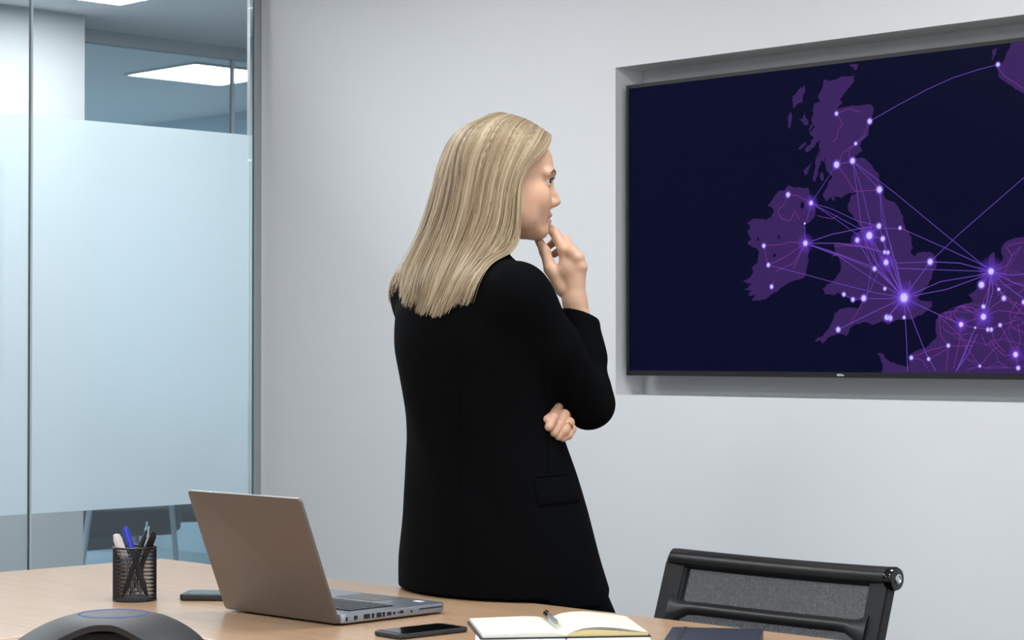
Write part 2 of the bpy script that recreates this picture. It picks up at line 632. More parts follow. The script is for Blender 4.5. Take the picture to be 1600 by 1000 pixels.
ring_prism('table_top', (TX0 - ox, TY0 - oy, TX1 - ox, TY1 - oy), (GX0 - ox, GY0 - oy, GX1 - ox, GY1 - oy), TZ - TT, TZ, 'oak_veneer', table, 0.003)
box('center_panel', (GX0 - ox + 0.004, GY0 - oy + 0.004, TZ - TT), (GX1 - ox - 0.004, GY1 - oy - 0.004, TZ - 0.0005), 'oak_veneer', table, bevel=0.002)
box('groove_bed', (GX0 - ox - 0.02, GY0 - oy - 0.02, TZ - TT - 0.012), (GX1 - ox + 0.02, GY1 - oy + 0.02, TZ - TT), 'groove_brown', table)
for sx in (-1, 1):
    box('leg_panel', (sx * 1.25 - 0.03, -0.5, 0), (sx * 1.25 + 0.03, 0.5, TZ - TT - 0.012), 'oak_edge', table, bevel=0.003)
box('stretcher_beam', (-1.22, -0.02, 0.3), (1.22, 0.02, 0.55), 'oak_edge', table, bevel=0.003)


# ------------------------------------------------------------------ mesh-backed chair
def smooth_path(pts, n=8):
    pts = [Vector(p) for p in pts]
    ext = [pts[0] * 2 - pts[1]] + pts + [pts[-1] * 2 - pts[-2]]
    out = []
    for i in range(1, len(ext) - 2):
        p0, p1, p2, p3 = ext[i - 1], ext[i], ext[i + 1], ext[i + 2]
        for k in range(n):
            t = k / n
            out.append(0.5 * ((2 * p1) + (p2 - p0) * t + (2 * p0 - 5 * p1 + 4 * p2 - p3) * t * t + (3 * p1 - p0 - 3 * p2 + p3) * t ** 3))
    out.append(pts[-1])
    return out


def net_mat(name, c, open_frac, scale):
    """woven net: procedural holes between real-looking threads (cells far below a pixel)"""
    m = bpy.data.materials.new(name)
    m.use_nodes = True
    nt = m.node_tree
    b = nt.nodes['Principled BSDF']
    b.inputs['Base Color'].default_value = c
    b.inputs['Roughness'].default_value = 0.7
    tc = nt.nodes.new('ShaderNodeTexCoord')
    nz = nt.nodes.new('ShaderNodeTexNoise')
    nz.inputs['Scale'].default_value = scale
    nt.links.new(tc.outputs['Object'], nz.inputs['Vector'])
    mr = nt.nodes.new('ShaderNodeMapRange')
    mr.inputs['From Min'].default_value = 0.3
    mr.inputs['From Max'].default_value = 0.7
    mr.inputs['To Min'].default_value = open_frac - 0.07
    mr.inputs['To Max'].default_value = open_frac + 0.07
    nt.links.new(nz.outputs['Fac'], mr.inputs['Value'])
    nt.links.new(mr.outputs['Result'], b.inputs['Alpha'])
    MATS[name] = m
    return m


net_mat('chair_net', srgb(44, 45, 48), 0.85, 300)


def make_chair(name, label, w, net):
    """x along the width, sitter faces -y; the back leans towards +y. Origin on the floor below the seat."""
    t = thing(name, label, 'chair')
    tilt = math.radians(19)
    H = 0.43
    # back plane: origin at seat-rear, v up along the lean, bowed slightly backwards in the middle
    base = Vector((0, 0.20, 0.425))
    vdir = Vector((0, math.sin(tilt), math.cos(tilt)))
    ndir = Vector((0, math.cos(tilt), -math.sin(tilt)))

    def bp(u, v, n=0.0):
        bow = 0.012 * (1 - (2 * u / w) ** 2)
        return base + Vector((u, 0, 0)) + vdir * v + ndir * (n + bow)

    hw = w / 2
    # side rails: flat bars
    for s in (-1, 1):
        bm = bmesh.new()
        rows = []
        for k in range(13):
            v = -0.05 + (H + 0.03) * k / 12
            wd = 0.047 - 0.006 * (1 - k / 12)
            o, i = s * hw, s * (hw - wd)
            rows.append([bm.verts.new(bp(o, v, -0.012)), bm.verts.new(bp(i, v, -0.009)), bm.verts.new(bp(i, v, 0.010)), bm.verts.new(bp(o, v, 0.012))])
        for a, b in zip(rows[:-1], rows[1:]):
            for q in range(4):
                bm.faces.new((a[q], a[(q + 1) % 4], b[(q + 1) % 4], b[q]))
        bm.faces.new(rows[0])
        bm.faces.new(rows[-1])
        bmesh.ops.recalc_face_normals(bm, faces=bm.faces)
        bmesh.ops.bevel(bm, geom=[e for e in bm.edges if e.calc_face_angle(0) > 0.6], offset=0.004, segments=2, affect='EDGES')
        bm_obj('side_rail', bm, 'chair_fabric', t, smooth=True)
    # rolled top rail
    path = [bp(-hw + 0.0005, H - 0.019, -0.002), bp(-hw + 0.009, H - 0.0145, -0.002)] + [bp(-hw + 0.02 + (w - 0.024) * k / 16, H - 0.014, -0.002) for k in range(17)]
    bm = bmesh.new()
    rings = []
    for p in path:
        ring = []
        e_ = 1.0 if len(rings) > 0 else 0.45
        for k in range(14):
            a = 2 * math.pi * k / 14
            ring.append(bm.verts.new(p + vdir * (0.0180 * e_ * math.sin(a)) + ndir * (0.0135 * e_ * math.cos(a))))
        rings.append(ring)
    for a, b in zip(rings[:-1], rings[1:]):
        for i in range(14):
            bm.faces.new((a[i], a[(i + 1) % 14], b[(i + 1) % 14], b[i]))
    bm.faces.new(rings[0])
    bm.faces.new(rings[-1])
    bm_obj('top_rail', bm, 'chair_frame', t, smooth=True)
    # end caps with a bright screw
    for s in (1,):
        M = Matrix.Translation(bp(s * (hw + 0.001), H - 0.016, -0.002)) @ Matrix.Rotation(s * math.pi / 2, 4, 'Y')
        cap = lathe('end_cap', [(0, -0.008), (0.020, -0.008), (0.0205, 0.003), (0.0185, 0.007), (0.010, 0.008), (0, 0.008)], 'glossy_black', t, n=24, M=M)
        lathe('screw', [(0.0, 0.0078), (0.0085, 0.0078), (0.0085, 0.0095), (0.006, 0.0105), (0.0045, 0.0092), (0, 0.0092)], 'chrome', cap, n=18, M=M)
    # cross bar behind the net, flaring into the side rails
    n = 20
    bm = bmesh.new()
    rings = []
    for k in range(n + 1):
        f = k / n
        u = -hw + 0.03 + (w - 0.06) * f
        e = max(0.0, 1 - min(f, 1 - f) * 9)
        hh = 0.0125 + 0.022 * e ** 2
        vc = H - 0.104 - 0.012 * e
        ring = []
        for q in range(10):
            a = 2 * math.pi * q / 10
            ring.append(bm.verts.new(bp(u, vc + hh * math.sin(a), -0.010 + 0.007 * math.cos(a))))
        rings.append(ring)
    for a, b in zip(rings[:-1], rings[1:]):
        for i in range(10):
            bm.faces.new((a[i], a[(i + 1) % 10], b[(i + 1) % 10], b[i]))
    bm.faces.new(rings[0])
    bm.faces.new(rings[-1])
    bm_obj('cross_bar', bm, 'chair_frame', t, smooth=True)
    # net
    bm = bmesh.new()
    gx, gv = 16, 14
    g = [[bm.verts.new(bp(-hw + 0.02 + (w - 0.04) * i / gx, -0.03 + (H + 0.015) * j / gv, 0.004)) for j in range(gv + 1)] for i in range(gx + 1)]
    for i in range(gx):
        for j in range(gv):
            bm.faces.new((g[i][j], g[i + 1][j], g[i + 1][j + 1], g[i][j + 1]))
    bm_obj('back_net', bm, net, t, smooth=True)
    # seat, column, star base
    rounded_slab('seat', w - 0.02, 0.46, 0.05, 0.07, 'chair_fabric', t, bevel=0.015, loc=(0, -0.02, 0.40))
    lathe('column', [(0, 0.09), (0.028, 0.09), (0.028, 0.26), (0.018, 0.26), (0.018, 0.38), (0.06, 0.385), (0.06, 0.40), (0, 0.40)], 'steel_dark', t, n=20)
    for k in range(5):
        a = math.radians(72 * k + 18)
        d = Vector((math.cos(a), math.sin(a), 0))
        tube('base_arm', [d * 0.02 + Vector((0, 0, 0.115)), d * 0.15 + Vector((0, 0, 0.10)), d * 0.28 + Vector((0, 0, 0.078))], [0.022, 0.018, 0.013], 'steel_dark', t, n=8)
        M = Matrix.Translation(d * 0.28 + Vector((0, 0, 0.028))) @ Matrix.Rotation(a + 0.6, 4, 'Z') @ Matrix.Rotation(math.pi / 2, 4, 'Y')
        lathe('caster', [(0, -0.02), (0.024, -0.02), (0.028, -0.014), (0.028, 0.014), (0.024, 0.02), (0, 0.02)], 'black_rubber', t, n=16, M=M)
    return t


# left and right ends of the chair's top rail give its place: 0.54 m wide, parallel to the table edge
chair = make_chair('conference_chair', 'black mesh-backed conference chair tucked in at the far table edge', 0.500, 'chair_net')
pl = at(1041, 876, 3.92)
pr = at(1399, 905, 3.535)
mid = (pl + pr) / 2
topz = 0.425 + (0.43 - 0.016) * math.cos(math.radians(19))
print('chair rail z', pl.z, pr.z, 'built', topz, 'dy', pl.y, pr.y, 'w', pr.x - pl.x)
chair.location = (mid.x + 0.003, mid.y - 0.20 - (0.43 - 0.016) * math.sin(math.radians(19)), 0)
chair.rotation_euler[2] = 0

# ------------------------------------------------------------------ office furniture beyond the glass
desk = thing('office_desk', 'pale desk on angled legs behind the second glass wall', 'desk', (-5.6, 1.2, 0), math.radians(8))
rounded_slab('desk_top', 1.5, 0.75, 0.03, 0.02, 'office_light', desk, loc=(0, 0, 0.72))
for sx in (-1, 1):
    for sy in (-1, 1):
        tube('leg', [(sx * 0.40, sy * 0.2, 0.72), (sx * 0.66, sy * 0.32, 0.0)], [0.025, 0.02], 'office_light', desk, n=8)
box('modesty_panel', (-0.6, 0.24, 0.35), (0.6, 0.26, 0.70), 'office_grey', desk)
cab = thing('office_cabinet', 'dark low cabinet behind the second glass wall', 'cabinet', (-5.9, 3.05, 0), 0)
box('body', (-0.5, -0.2, 0), (0.5, 0.2, 0.75), 'office_dark', cab, bevel=0.004)
for sx in (-1, 1):
    dr = box('door', (sx * 0.25 - 0.24, -0.215, 0.04), (sx * 0.25 + 0.24, -0.2, 0.73), 'office_grey', cab, bevel=0.003)
    tube('handle', [(sx * 0.04, -0.235, 0.32), (sx * 0.04, -0.235, 0.48)], 0.006, 'chrome', dr, n=8)


def low_seat(label, loc, rz):
    t = thing('office_armchair', label, 'chair', loc, rz, 'armchairs beyond the glass')
    rounded_slab('seat', 0.62, 0.58, 0.14, 0.08, 'office_dark', t, bevel=0.03, loc=(0, 0, 0.28))
    rounded_slab('backrest', 0.62, 0.12, 0.42, 0.05, 'office_grey', t, bevel=0.03, loc=(0, 0.27, 0.36))
    for sx in (-1, 1):
        rounded_slab('armrest', 0.09, 0.55, 0.05, 0.03, 'office_light', t, bevel=0.015, loc=(sx * 0.33, 0, 0.52))
        for sy in (-1, 1):
            tube('leg', [(sx * 0.33, sy * 0.2, 0.53), (sx * 0.30, sy * 0.26, 0.0)], [0.016, 0.013], 'office_light', t, n=8)
    return t


q1, q2 = at(172, 800, 10.7), at(292, 800, 11.6)
low_seat('dark low armchair nearer the white corridor wall', (q1.x, q1.y, 0), math.radians(165))
low_seat('dark low armchair further from the white corridor wall, half behind the laptop', (q2.x, q2.y, 0), math.radians(70))

# ------------------------------------------------------------------ laptop
p2 = on_z(531, 978, TZ)     # rear corner at the camera's side
p1 = on_z(355, 953.5, TZ)
dirx = (p2 - p1)
LW = dirx.length
ang = math.atan2(dirx.y, dirx.x)
print('laptop width', LW, math.degrees(ang))
LD = 0.243
lap = thing('laptop', 'open silver-grey laptop with its lid towards the viewer', 'laptop', ((p1.x + p2.x) / 2, (p1.y + p2.y) / 2, TZ), ang)
# local: x along hinge, y towards the user, z up
base = rounded_slab('base', LW, LD, 0.0165, 0.012, 'laptop_deck', lap, bevel=0.002, loc=(0, LD / 2 + 0.004, 0.003))
for sx in (-1, 1):
    for sy in (0.03, LD - 0.03):
        lathe('rubber_foot', [(0, 0), (0.007, 0), (0.007, 0.004), (0, 0.004)], 'black_rubber', lap, n=14, loc=(sx * (LW / 2 - 0.03), sy, 0))
zt = 0.0165
box('keyboard_well', (-LW / 2 + 0.022, -LD / 2 + 0.036, zt - 0.0004), (LW / 2 - 0.022, -LD / 2 + 0.142, zt + 0.0002), 'key_black', base)
kw = (LW - 0.05) / 15
key_me = None
for r in range(6):
    for c in range(15):
        if r == 5 and 4 <= c <= 9:
            if c != 6:
                continue
            box('key', (-0.053, -LD / 2 + 0.125, zt + 0.0002), (0.053, -LD / 2 + 0.139, zt + 0.0016), 'key_black', base)
            continue
        x = -LW / 2 + 0.025 + kw * (c + 0.5)
        yk = -LD / 2 + 0.040 + 0.0170 * r + 0.008
        if key_me is None:
            k0 = box('key', (-kw * 0.44, -0.0072, 0), (kw * 0.44, 0.0072, 0.0015), 'key_black', base)
            key_me = k0.data
            k0.location = (x, yk, zt + 0.0002)
        else:
            kk = bpy.data.objects.new('key', key_me)
            kk.location = (x, yk, zt + 0.0002)
            link(kk, base)
rounded_slab('touchpad', 0.105, 0.068, 0.0005, 0.004, 'laptop_silver', base, bevel=0, loc=(0, LD / 2 - 0.045, zt))
box('palm_sticker', (LW / 2 - 0.055, LD / 2 - 0.03, zt), (LW / 2 - 0.035, LD / 2 - 0.018, zt + 0.0003), 'paper_white', base)
xs = LW / 2
for y0, y1, z0, z1 in ((0.010, 0.014, 0.004, 0.011), (0.028, 0.036, 0.005, 0.012), (0.050, 0.064, 0.0045, 0.0125), (0.068, 0.074, 0.0045, 0.0125), (0.079, 0.090, 0.0045, 0.0125), (0.093, 0.098, 0.0045, 0.0125), (0.103, 0.113, 0.0055, 0.0115), (0.117, 0.122, 0.006, 0.011), (0.128, 0.131, 0.0075, 0.010), (0.133, 0.141, 0.0065, 0.0115), (0.158, 0.162, 0.006, 0.010)):
    box('port', (xs - 0.003, -LD / 2 + y0, z0), (xs + 0.0004, -LD / 2 + y1, z1), 'port_black', base)
box('card_slot', (xs - 0.003, -LD / 2 + 0.178, 0.009), (xs + 0.0004, -LD / 2 + 0.232, 0.0112), 'port_black', base)
# lid
LH, lt = 0.229, math.radians(21.5)
ML = Matrix.Translation((0, 0.002, 0.006)) @ Matrix.Rotation(lt, 4, 'X') @ Matrix.Rotation(math.pi / 2, 4, 'X')
lid = rounded_slab('lid', LW, LH, 0.006, 0.007, 'laptop_silver', lap, bevel=0.0012, M=ML @ Matrix.Translation((0, LH / 2, 0)))
MS = ML @ Matrix.Translation((0, LH / 2 + 0.004, -0.0006))
rounded_slab('screen', LW - 0.018, LH - 0.03, 0.0007, 0.003, 'glossy_black', lid, bevel=0, M=MS)
tube('hinge', [(-LW / 2 + 0.05, 0.010, 0.017), (LW / 2 - 0.05, 0.010, 0.017)], 0.0055, 'key_black', lap, n=12)


# ------------------------------------------------------------------ phones
def phone(label, c, rz, w, l, h, body, screen, cat='phone'):
    t = thing('smartphone', label, cat, (c.x, c.y, TZ), rz)
    b = rounded_slab('body', w, l, h, 0.009, body, t, bevel=0.0022)
    rounded_slab('screen', w - 0.006, l - 0.022, 0.0006, 0.003, screen, t, bevel=0, loc=(0, 0, h - 0.0001))
    lathe('camera_lens', [(0, 0), (0.003, 0), (0.003, 0.0006), (0, 0.0006)], 'port_black', t, n=12, loc=(0.0, l / 2 - 0.006, h - 0.0001))
    box('side_button', (w / 2 - 0.001, 0.015, h * 0.4), (w / 2 + 0.0007, 0.03, h * 0.65), body, t)
    return t


c = on_z(658.5, 986.5, TZ + 0.003)
phone('black smartphone lying face up between the laptop and the open notebook', c, math.radians(-3), 0.071, 0.146, 0.0085, 'dark_grey_plastic', 'glossy_black')
c = on_z(350, 930, TZ + 0.006)
phone('dark smartphone half hidden behind the laptop lid', c, math.radians(-50), 0.074, 0.150, 0.012, 'black_plastic', 'glossy_black')

# ------------------------------------------------------------------ pen pot and pens
pc = on_z(211.5, 937, TZ)
R0, PH = 0.0395, 0.098
pot = thing('pen_pot', 'round black wire-mesh pen pot on the table', 'pen holder', (pc.x, pc.y, TZ), YAW)
lathe('base_plate', [(0, 0), (R0 + 0.0008, 0), (R0 + 0.0012, 0.002), (R0 + 0.0008, 0.0035), (R0 - 0.001, 0.0035), (0, 0.0015)], 'wire_black', pot, n=48)
tube('rim', [(R0 * math.cos(2 * math.pi * k / 48), R0 * math.sin(2 * math.pi * k / 48), PH) for k in range(48)], 0.0021, 'wire_black', pot, n=8, closed=True)
bm = bmesh.new()
NW = 84
for k in range(NW):
    a = 2 * math.pi * k / NW
    for sgn in (-1, 1):
        pth = []
        for j in range(7):
            aa = a + sgn * 0.50 * j / 6
            pth.append((R0 * math.cos(aa), R0 * math.sin(aa), 0.002 + (PH - 0.002) * j / 6))
        add_tube(bm, pth, 0.00052, n=3)
ms = bm_obj('mesh_wall', bm, 'wire_black', pot)
ms['kind'] = 'stuff'


def pen(name, label, bot, top, r, body, cap, style):
    """bot/top = (lateral, depth, height) in the pot's own camera-wards frame"""
    v = Vector(top) - Vector(bot)
    L = v.length
    t = thing(name, label, 'pen')
    q = v.to_track_quat('Z', 'Y')
    Rz = Matrix.Rotation(YAW, 4, 'Z')
    t.matrix_world = Matrix.Translation(Vector((pc.x, pc.y, TZ)) + Rz @ Vector(bot)) @ Rz @ q.to_matrix().to_4x4()
    lathe('barrel', [(0, 0), (r * 0.25, 0.0005), (r * 0.9, 0.014), (r, 0.02), (r, L - 0.045), (0, L - 0.045)], body, t, n=16)
    if style == 'cap':
        lathe('cap', [(0, L - 0.046), (r * 1.12, L - 0.046), (r * 1.12, L - 0.006), (r * 0.95, L - 0.001), (0, L)], cap, t, n=16)
    else:
        lathe('cap', [(0, L - 0.046), (r * 1.02, L - 0.046), (r * 0.9, L - 0.012), (r * 0.5, L - 0.011), (r * 0.5, L - 0.001), (0, L)], cap, t, n=16)
    box('clip', (-0.0014, -r * 1.3 - 0.0006, L - 0.040), (0.0014, -r * 1.3 + 0.0012, L - 0.008), cap if style == 'cap' else 'chrome', t)
    return t


pen('ballpoint_pen', 'white pen leaning out of the left of the pen pot', (0.0007, -0.0004, 0.006), (-0.0346, -0.0081, 0.123), 0.0048, 'pen_clear', 'pen_white', 'cap')
pen('ballpoint_pen', 'second pale pen close behind the blue pen', (0.0128, 0.0056, 0.006), (-0.0339, 0.0076, 0.121), 0.0044, 'pen_clear', 'pen_white', 'cap')
pen('ballpoint_pen', 'blue-topped pen with dark barrel in the pen pot', (0.0253, -0.0111, 0.007), (-0.0217, 0.0178, 0.134), 0.0054, 'pen_navy', 'pen_blue', 'cap')
pen('ballpoint_pen', 'black pen nearer the middle of the pen pot', (-0.0195, -0.0188, 0.006), (0.0235, -0.0089, 0.13), 0.0050, 'pen_black', 'pen_black', 'click')
pen('ballpoint_pen', 'black pen leaning out furthest right of the pen pot', (-0.0134, 0.0245, 0.006), (0.0356, 0.0048, 0.127), 0.0052, 'pen_black', 'pen_black', 'cap')
pen('ballpoint_pen', 'translucent teal pen standing tallest in the pen pot', (0.0039, 0.0297, 0.006), (0.018, 0.026, 0.143), 0.0038, 'pen_teal', 'pen_teal', 'click')

# ------------------------------------------------------------------ conference speakerphone
sp = at(178, 957, 3.06)
sphone = thing('conference_phone', 'dark grey three-legged conference speakerphone with a blue light ring', 'conference phone', (sp.x, sp.y, TZ), YAW)
sz = sp.z - TZ
print('speakerphone height', sz)
NA, NR = 96, 16


def shell_R(th):
    return 0.078 + 0.100 * (0.5 + 0.5 * math.cos(3 * (th - math.pi / 2))) ** 1.4


def shell_z(r):
    rr = max(0.0, r - 0.045)
    return sz - 0.10 * r * r / 0.045 * 0.045 - 3.1 * rr * rr - 0.10 * rr


bm = bmesh.new()
top, bot = [], []
for i in range(NR + 1):
    f = i / NR
    rt, rb = [], []
    for k in range(NA):
        th = 2 * math.pi * k / NA
        R = 0.05 + (shell_R(th) - 0.05) * f
        z = max(0.006, shell_z(R))
        rt.append(bm.verts.new((R * math.cos(th), R * math.sin(th), z)))
    top.append(rt)
lip = []
for k in range(NA):
    th = 2 * math.pi * k / NA
    R = shell_R(th)
    z = max(0.0, shell_z(R) - 0.009)
    lip.append(bm.verts.new((R * 0.985 * math.cos(th), R * 0.985 * math.sin(th), z)))
inner = [bm.verts.new((0.05 * math.cos(2 * math.pi * k / NA), 0.05 * math.sin(2 * math.pi * k / NA), sz - 0.016)) for k in range(NA)]
rows = top + [lip, inner]
for a, b in zip(rows[:-1], rows[1:]):
    for k in range(NA):
        bm.faces.new((a[k], a[(k + 1) % NA], b[(k + 1) % NA], b[k]))
for k in range(NA):
    bm.faces.new((inner[k], inner[(k + 1) % NA], top[0][(k + 1) % NA], top[0][k]))
bm_obj('shell', bm, 'dark_grey_plastic', sphone, smooth=True)
bm = bmesh.new()
rows = []
for f, z in ((1.0, 0.0), (1.0, 0.02), (0.86, sz - 0.022), (0.6, sz - 0.014)):
    rows.append([bm.verts.new(((0.05 + (min(shell_R(2 * math.pi * k / NA), 0.15) - 0.05) * 0.7) * f * math.cos(2 * math.pi * k / NA), (0.05 + (min(shell_R(2 * math.pi * k / NA), 0.15) - 0.05) * 0.7) * f * math.sin(2 * math.pi * k / NA), max(z, 0))) for k in range(NA)])
for a, b in zip(rows[:-1], rows[1:]):
    for k in range(NA):
        bm.faces.new((a[k], a[(k + 1) % NA], b[(k + 1) % NA], b[k]))
bm.faces.new(rows[0])
bm.faces.new(rows[-1])
bm_obj('speaker_body', bm, 'black_rubber', sphone, smooth=True)
lathe('center_disc', [(0, sz + 0.0015), (0.030, sz + 0.001), (0.0485, sz - 0.0012), (0.0495, sz - 0.005), (0, sz - 0.005)], 'dark_grey_plastic', sphone, n=64)
tube('light_ring', [(0.0497 * math.cos(2 * math.pi * k / 64), 0.0497 * math.sin(2 * math.pi * k / 64), sz - 0.0012) for k in range(64)], 0.0013, 'led_blue', sphone, n=6, closed=True)

# ------------------------------------------------------------------ open notebook, pen, sheet of paper, closed notebook
g0 = on_z(857, 957, TZ + 0.016)
g1 = on_z(883, 990, TZ + 0.006)
gdir = (g1 - g0)
gdir.z = 0
print('spine', gdir.length)
gmid = (g0 + g1) / 2
NBL, NBW = 0.208, 0.134
nb_rot = math.atan2(-gdir.y, -gdir.x) - math.pi / 2      # local +y runs along the spine away from the camera
nb = thing('open_notebook', 'open notebook with blank cream pages and a dark cover', 'notebook', (gmid.x, gmid.y, TZ + 0.0006), nb_rot)
box('cover', (-NBW - 0.004, -NBL / 2 - 0.003, 0), (NBW + 0.004, NBL / 2 + 0.003, 0.0025), 'cover_black', nb, bevel=0.001)


def page_block(sgn, thick, bulge):
    bm = bmesh.new()
    n = 18
    topv, botv = [], []
    for k in range(n + 1):
        f = k / n
        x = sgn * NBW * f
        z = 0.0028 + thick * (1 - 0.25 * f) * (1 - math.exp(-f * 14)) + bulge * math.sin(math.pi * min(1, f * 1.02)) * math.exp(-1.7 * f)
        for lst, zz in ((topv, z), (botv, 0.0025)):
            lst.append([bm.verts.new((x, -NBL / 2, zz)), bm.verts.new((x, NBL / 2, zz))])
    for k in range(n):
        bm.faces.new((topv[k][0], topv[k + 1][0], topv[k + 1][1], topv[k][1]))
        bm.faces.new((botv[k][1], botv[k + 1][1], botv[k + 1][0], botv[k][0]))
        for e in (0, 1):
            bm.faces.new((botv[k][e], botv[k + 1][e], topv[k + 1][e], topv[k][e]))
    bm.faces.new((topv[n][0], botv[n][0], botv[n][1], topv[n][1]))
    return bm


bm_obj('left_pages', page_block(-1, 0.0065, 0.002), 'paper_cream', nb, smooth=True)
rp = bm_obj('right_pages', page_block(1, 0.0055, 0.010), 'page_edge', nb, smooth=True)
# uppermost leaves of the right half, slightly lifted and curved
for q, (lift, sh) in enumerate(((0.0010, 0.0), (0.0024, 0.004), (0.0040, 0.009))):
    bm = bmesh.new()
    prev = None
    n = 18
    for k in range(n + 1):
        f = k / n
        x = NBW * f * (1 - sh)
        z = 0.0028 + 0.0055 * (1 - 0.25 * f) * (1 - math.exp(-f * 14)) + 0.010 * math.sin(math.pi * min(1, f * 1.02)) * math.exp(-1.7 * f) + 0.0004 + lift * math.sin(math.pi * min(1.0, f * 0.97))
        cur = [bm.verts.new((x, -NBL / 2 + 0.001, z)), bm.verts.new((x, NBL / 2 - 0.001, z)), bm.verts.new((x, NBL / 2 - 0.001, z - 0.0003)), bm.verts.new((x, -NBL / 2 + 0.001, z - 0.0003))]
        if prev:
            for e in range(4):
                bm.faces.new((prev[e], cur[e], cur[(e + 1) % 4], prev[(e + 1) % 4]))
        prev = cur
    bm_obj('leaf', bm, 'paper_cream', nb, smooth=True)
tube('ribbon_marker', [(-0.001, -NBL / 2 - 0.004, 0.003), (-0.002, -NBL / 2 - 0.02, 0.0015)], 0.0012, 'elastic_black', nb, n=6)

# ballpoint pen lying in the gutter
w0 = on_z(852, 957, TZ + 0.016)
w1 = on_z(873, 975, TZ + 0.014)
v = w1 - w0
gpn = thing('ballpoint_pen', 'black and clear pen lying in the gutter of the open notebook', 'pen')
L = 0.125
qv = v.normalized()
start = w0
gpn.matrix_world = Matrix.Translation(start) @ qv.to_track_quat('Z', 'Y').to_matrix().to_4x4()
lathe('barrel', [(0, 0.04), (0.0042, 0.04), (0.0042, L - 0.02), (0.0012, L - 0.001), (0, L)], 'pen_clear', gpn, n=14)
lathe('cap', [(0, 0), (0.0038, 0.0005), (0.0046, 0.003), (0.0046, 0.041), (0, 0.041)], 'pen_black', gpn, n=14)
box('clip', (-0.0016, 0.0046, 0.004), (0.0016, 0.006, 0.038), 'chrome', gpn)

sh_c = CAM + RIGHT * 0.082 + FWD * 3.315
sheet = mesh_obj('paper_sheet', [(-0.14, -0.105, 0), (0.14, -0.105, 0), (0.14, 0.105, 0), (-0.14, 0.105, 0), (-0.14, -0.105, 0.0004), (0.14, -0.105, 0.0004), (0.14, 0.105, 0.0004), (-0.14, 0.105, 0.0004)],
                 [(3, 2, 1, 0), (4, 5, 6, 7), (0, 1, 5, 4), (1, 2, 6, 5), (2, 3, 7, 6), (3, 0, 4, 7)], 'paper_white', None, loc=(sh_c.x, sh_c.y, TZ + 0.0001), rz=YAW + 0.01)
tag(sheet, 'white paper sheet lying under the open notebook', 'paper')

cl = on_z(1050, 978.5, TZ + 0.017)
cr = on_z(1192, 981.5, TZ + 0.017)
dv = cr - cl
cn_rot = math.atan2(dv.y, dv.x)
CW = dv.length
print('closed notebook width', CW)
CLN = 0.21
nd = Vector((-math.sin(cn_rot), math.cos(cn_rot), 0))
ctr = (cl + cr) / 2 - nd * (CLN / 2)
cnb = thing('closed_notebook', 'closed dark navy notebook with an elastic band at the table edge', 'notebook', (ctr.x, ctr.y, TZ), cn_rot)
rounded_slab('back_cover', CW, CLN, 0.0022, 0.006, 'cover_navy', cnb, bevel=0.0006)
rounded_slab('page_block', CW - 0.006, CLN - 0.006, 0.0126, 0.004, 'paper_cream', cnb, bevel=0.0004, loc=(-0.001, 0, 0.0022))
rounded_slab('front_cover', CW, CLN, 0.0022, 0.006, 'cover_navy', cnb, bevel=0.0006, loc=(0, 0, 0.0148))
box('spine', (CW / 2 - 0.003, -CLN / 2 + 0.002, 0.001), (CW / 2, CLN / 2 - 0.002, 0.016), 'cover_navy', cnb, bevel=0.001)
bm = bmesh.new()
add_box(bm, (-CW / 2 + 0.018, -CLN / 2 - 0.0012, 0.0170), (-CW / 2 + 0.024, CLN / 2 + 0.0012, 0.0178))
add_box(bm, (-CW / 2 + 0.018, CLN / 2 + 0.0002, 0.0), (-CW / 2 + 0.024, CLN / 2 + 0.0012, 0.0178))
add_box(bm, (-CW / 2 + 0.018, -CLN / 2 - 0.0012, 0.0), (-CW / 2 + 0.024, -CLN / 2 - 0.0002, 0.0178))
bm_obj('elastic_band', bm, 'elastic_black', cnb)

# ------------------------------------------------------------------ television with the network map
tv = thing('television', 'large wall television in a niche showing a purple network map', 'television', ((TV_L + TV_R) / 2, TVY, TV_B))
TW, TH = TV_R - TV_L, TV_T - TV_B
HX = TW / 2
BZ, BZB = 0.0095, 0.0135
bm = bmesh.new()
add_box(bm, (-HX, -0.002, 0), (HX, 0.012, BZB))
add_box(bm, (-HX, -0.002, TH - BZ), (HX, 0.012, TH))
add_box(bm, (-HX, -0.002, BZB), (-HX + BZ, 0.012, TH - BZ))
add_box(bm, (HX - BZ, -0.002, BZB), (HX, 0.012, TH - BZ))
bz_o = bm_obj('bezel', bm, 'black_plastic', tv)
box('back_shell', (-HX + 0.003, 0.010, 0.003), (HX - 0.003, 0.030, TH - 0.003), 'black_plastic', tv, bevel=0.003)
box('rear_housing', (-HX * 0.6, 0.030, 0.06), (HX * 0.6, 0.060, TH * 0.7), 'black_plastic', tv, bevel=0.006)
box('wall_bracket', (-0.25, 0.060, 0.2), (0.25, REC_D - TVY - 0.0005, 0.5), 'steel_dark', tv, bevel=0.004)
bmx = 0.0
for k, (wd, hh) in enumerate(((0.0032, 0.0052), (0.0036, 0.0052), (0.0036, 0.0052), (0.0030, 0.0052), (0.0040, 0.0036))):
    box('logo_letter', (-0.0105 + bmx, -0.0026, 0.0040), (-0.0105 + bmx + wd, -0.0018, 0.0040 + hh), 'office_light', bz_o)
    bmx += wd + 0.0008
tv_o = Vector(tv.location)


def screen_mat(name, color, strength, rough=0.12):
    m = bpy.data.materials.new(name)
    m.use_nodes = True
    b = m.node_tree.nodes['Principled BSDF']
    b.inputs['Base Color'].default_value = (0.003, 0.003, 0.005, 1)
    b.inputs['Roughness'].default_value = 0.25
    b.inputs['Specular IOR Level'].default_value = 0.03
    b.inputs['Emission Color'].default_value = color
    b.inputs['Emission Strength'].default_value = strength
    MATS[name] = m


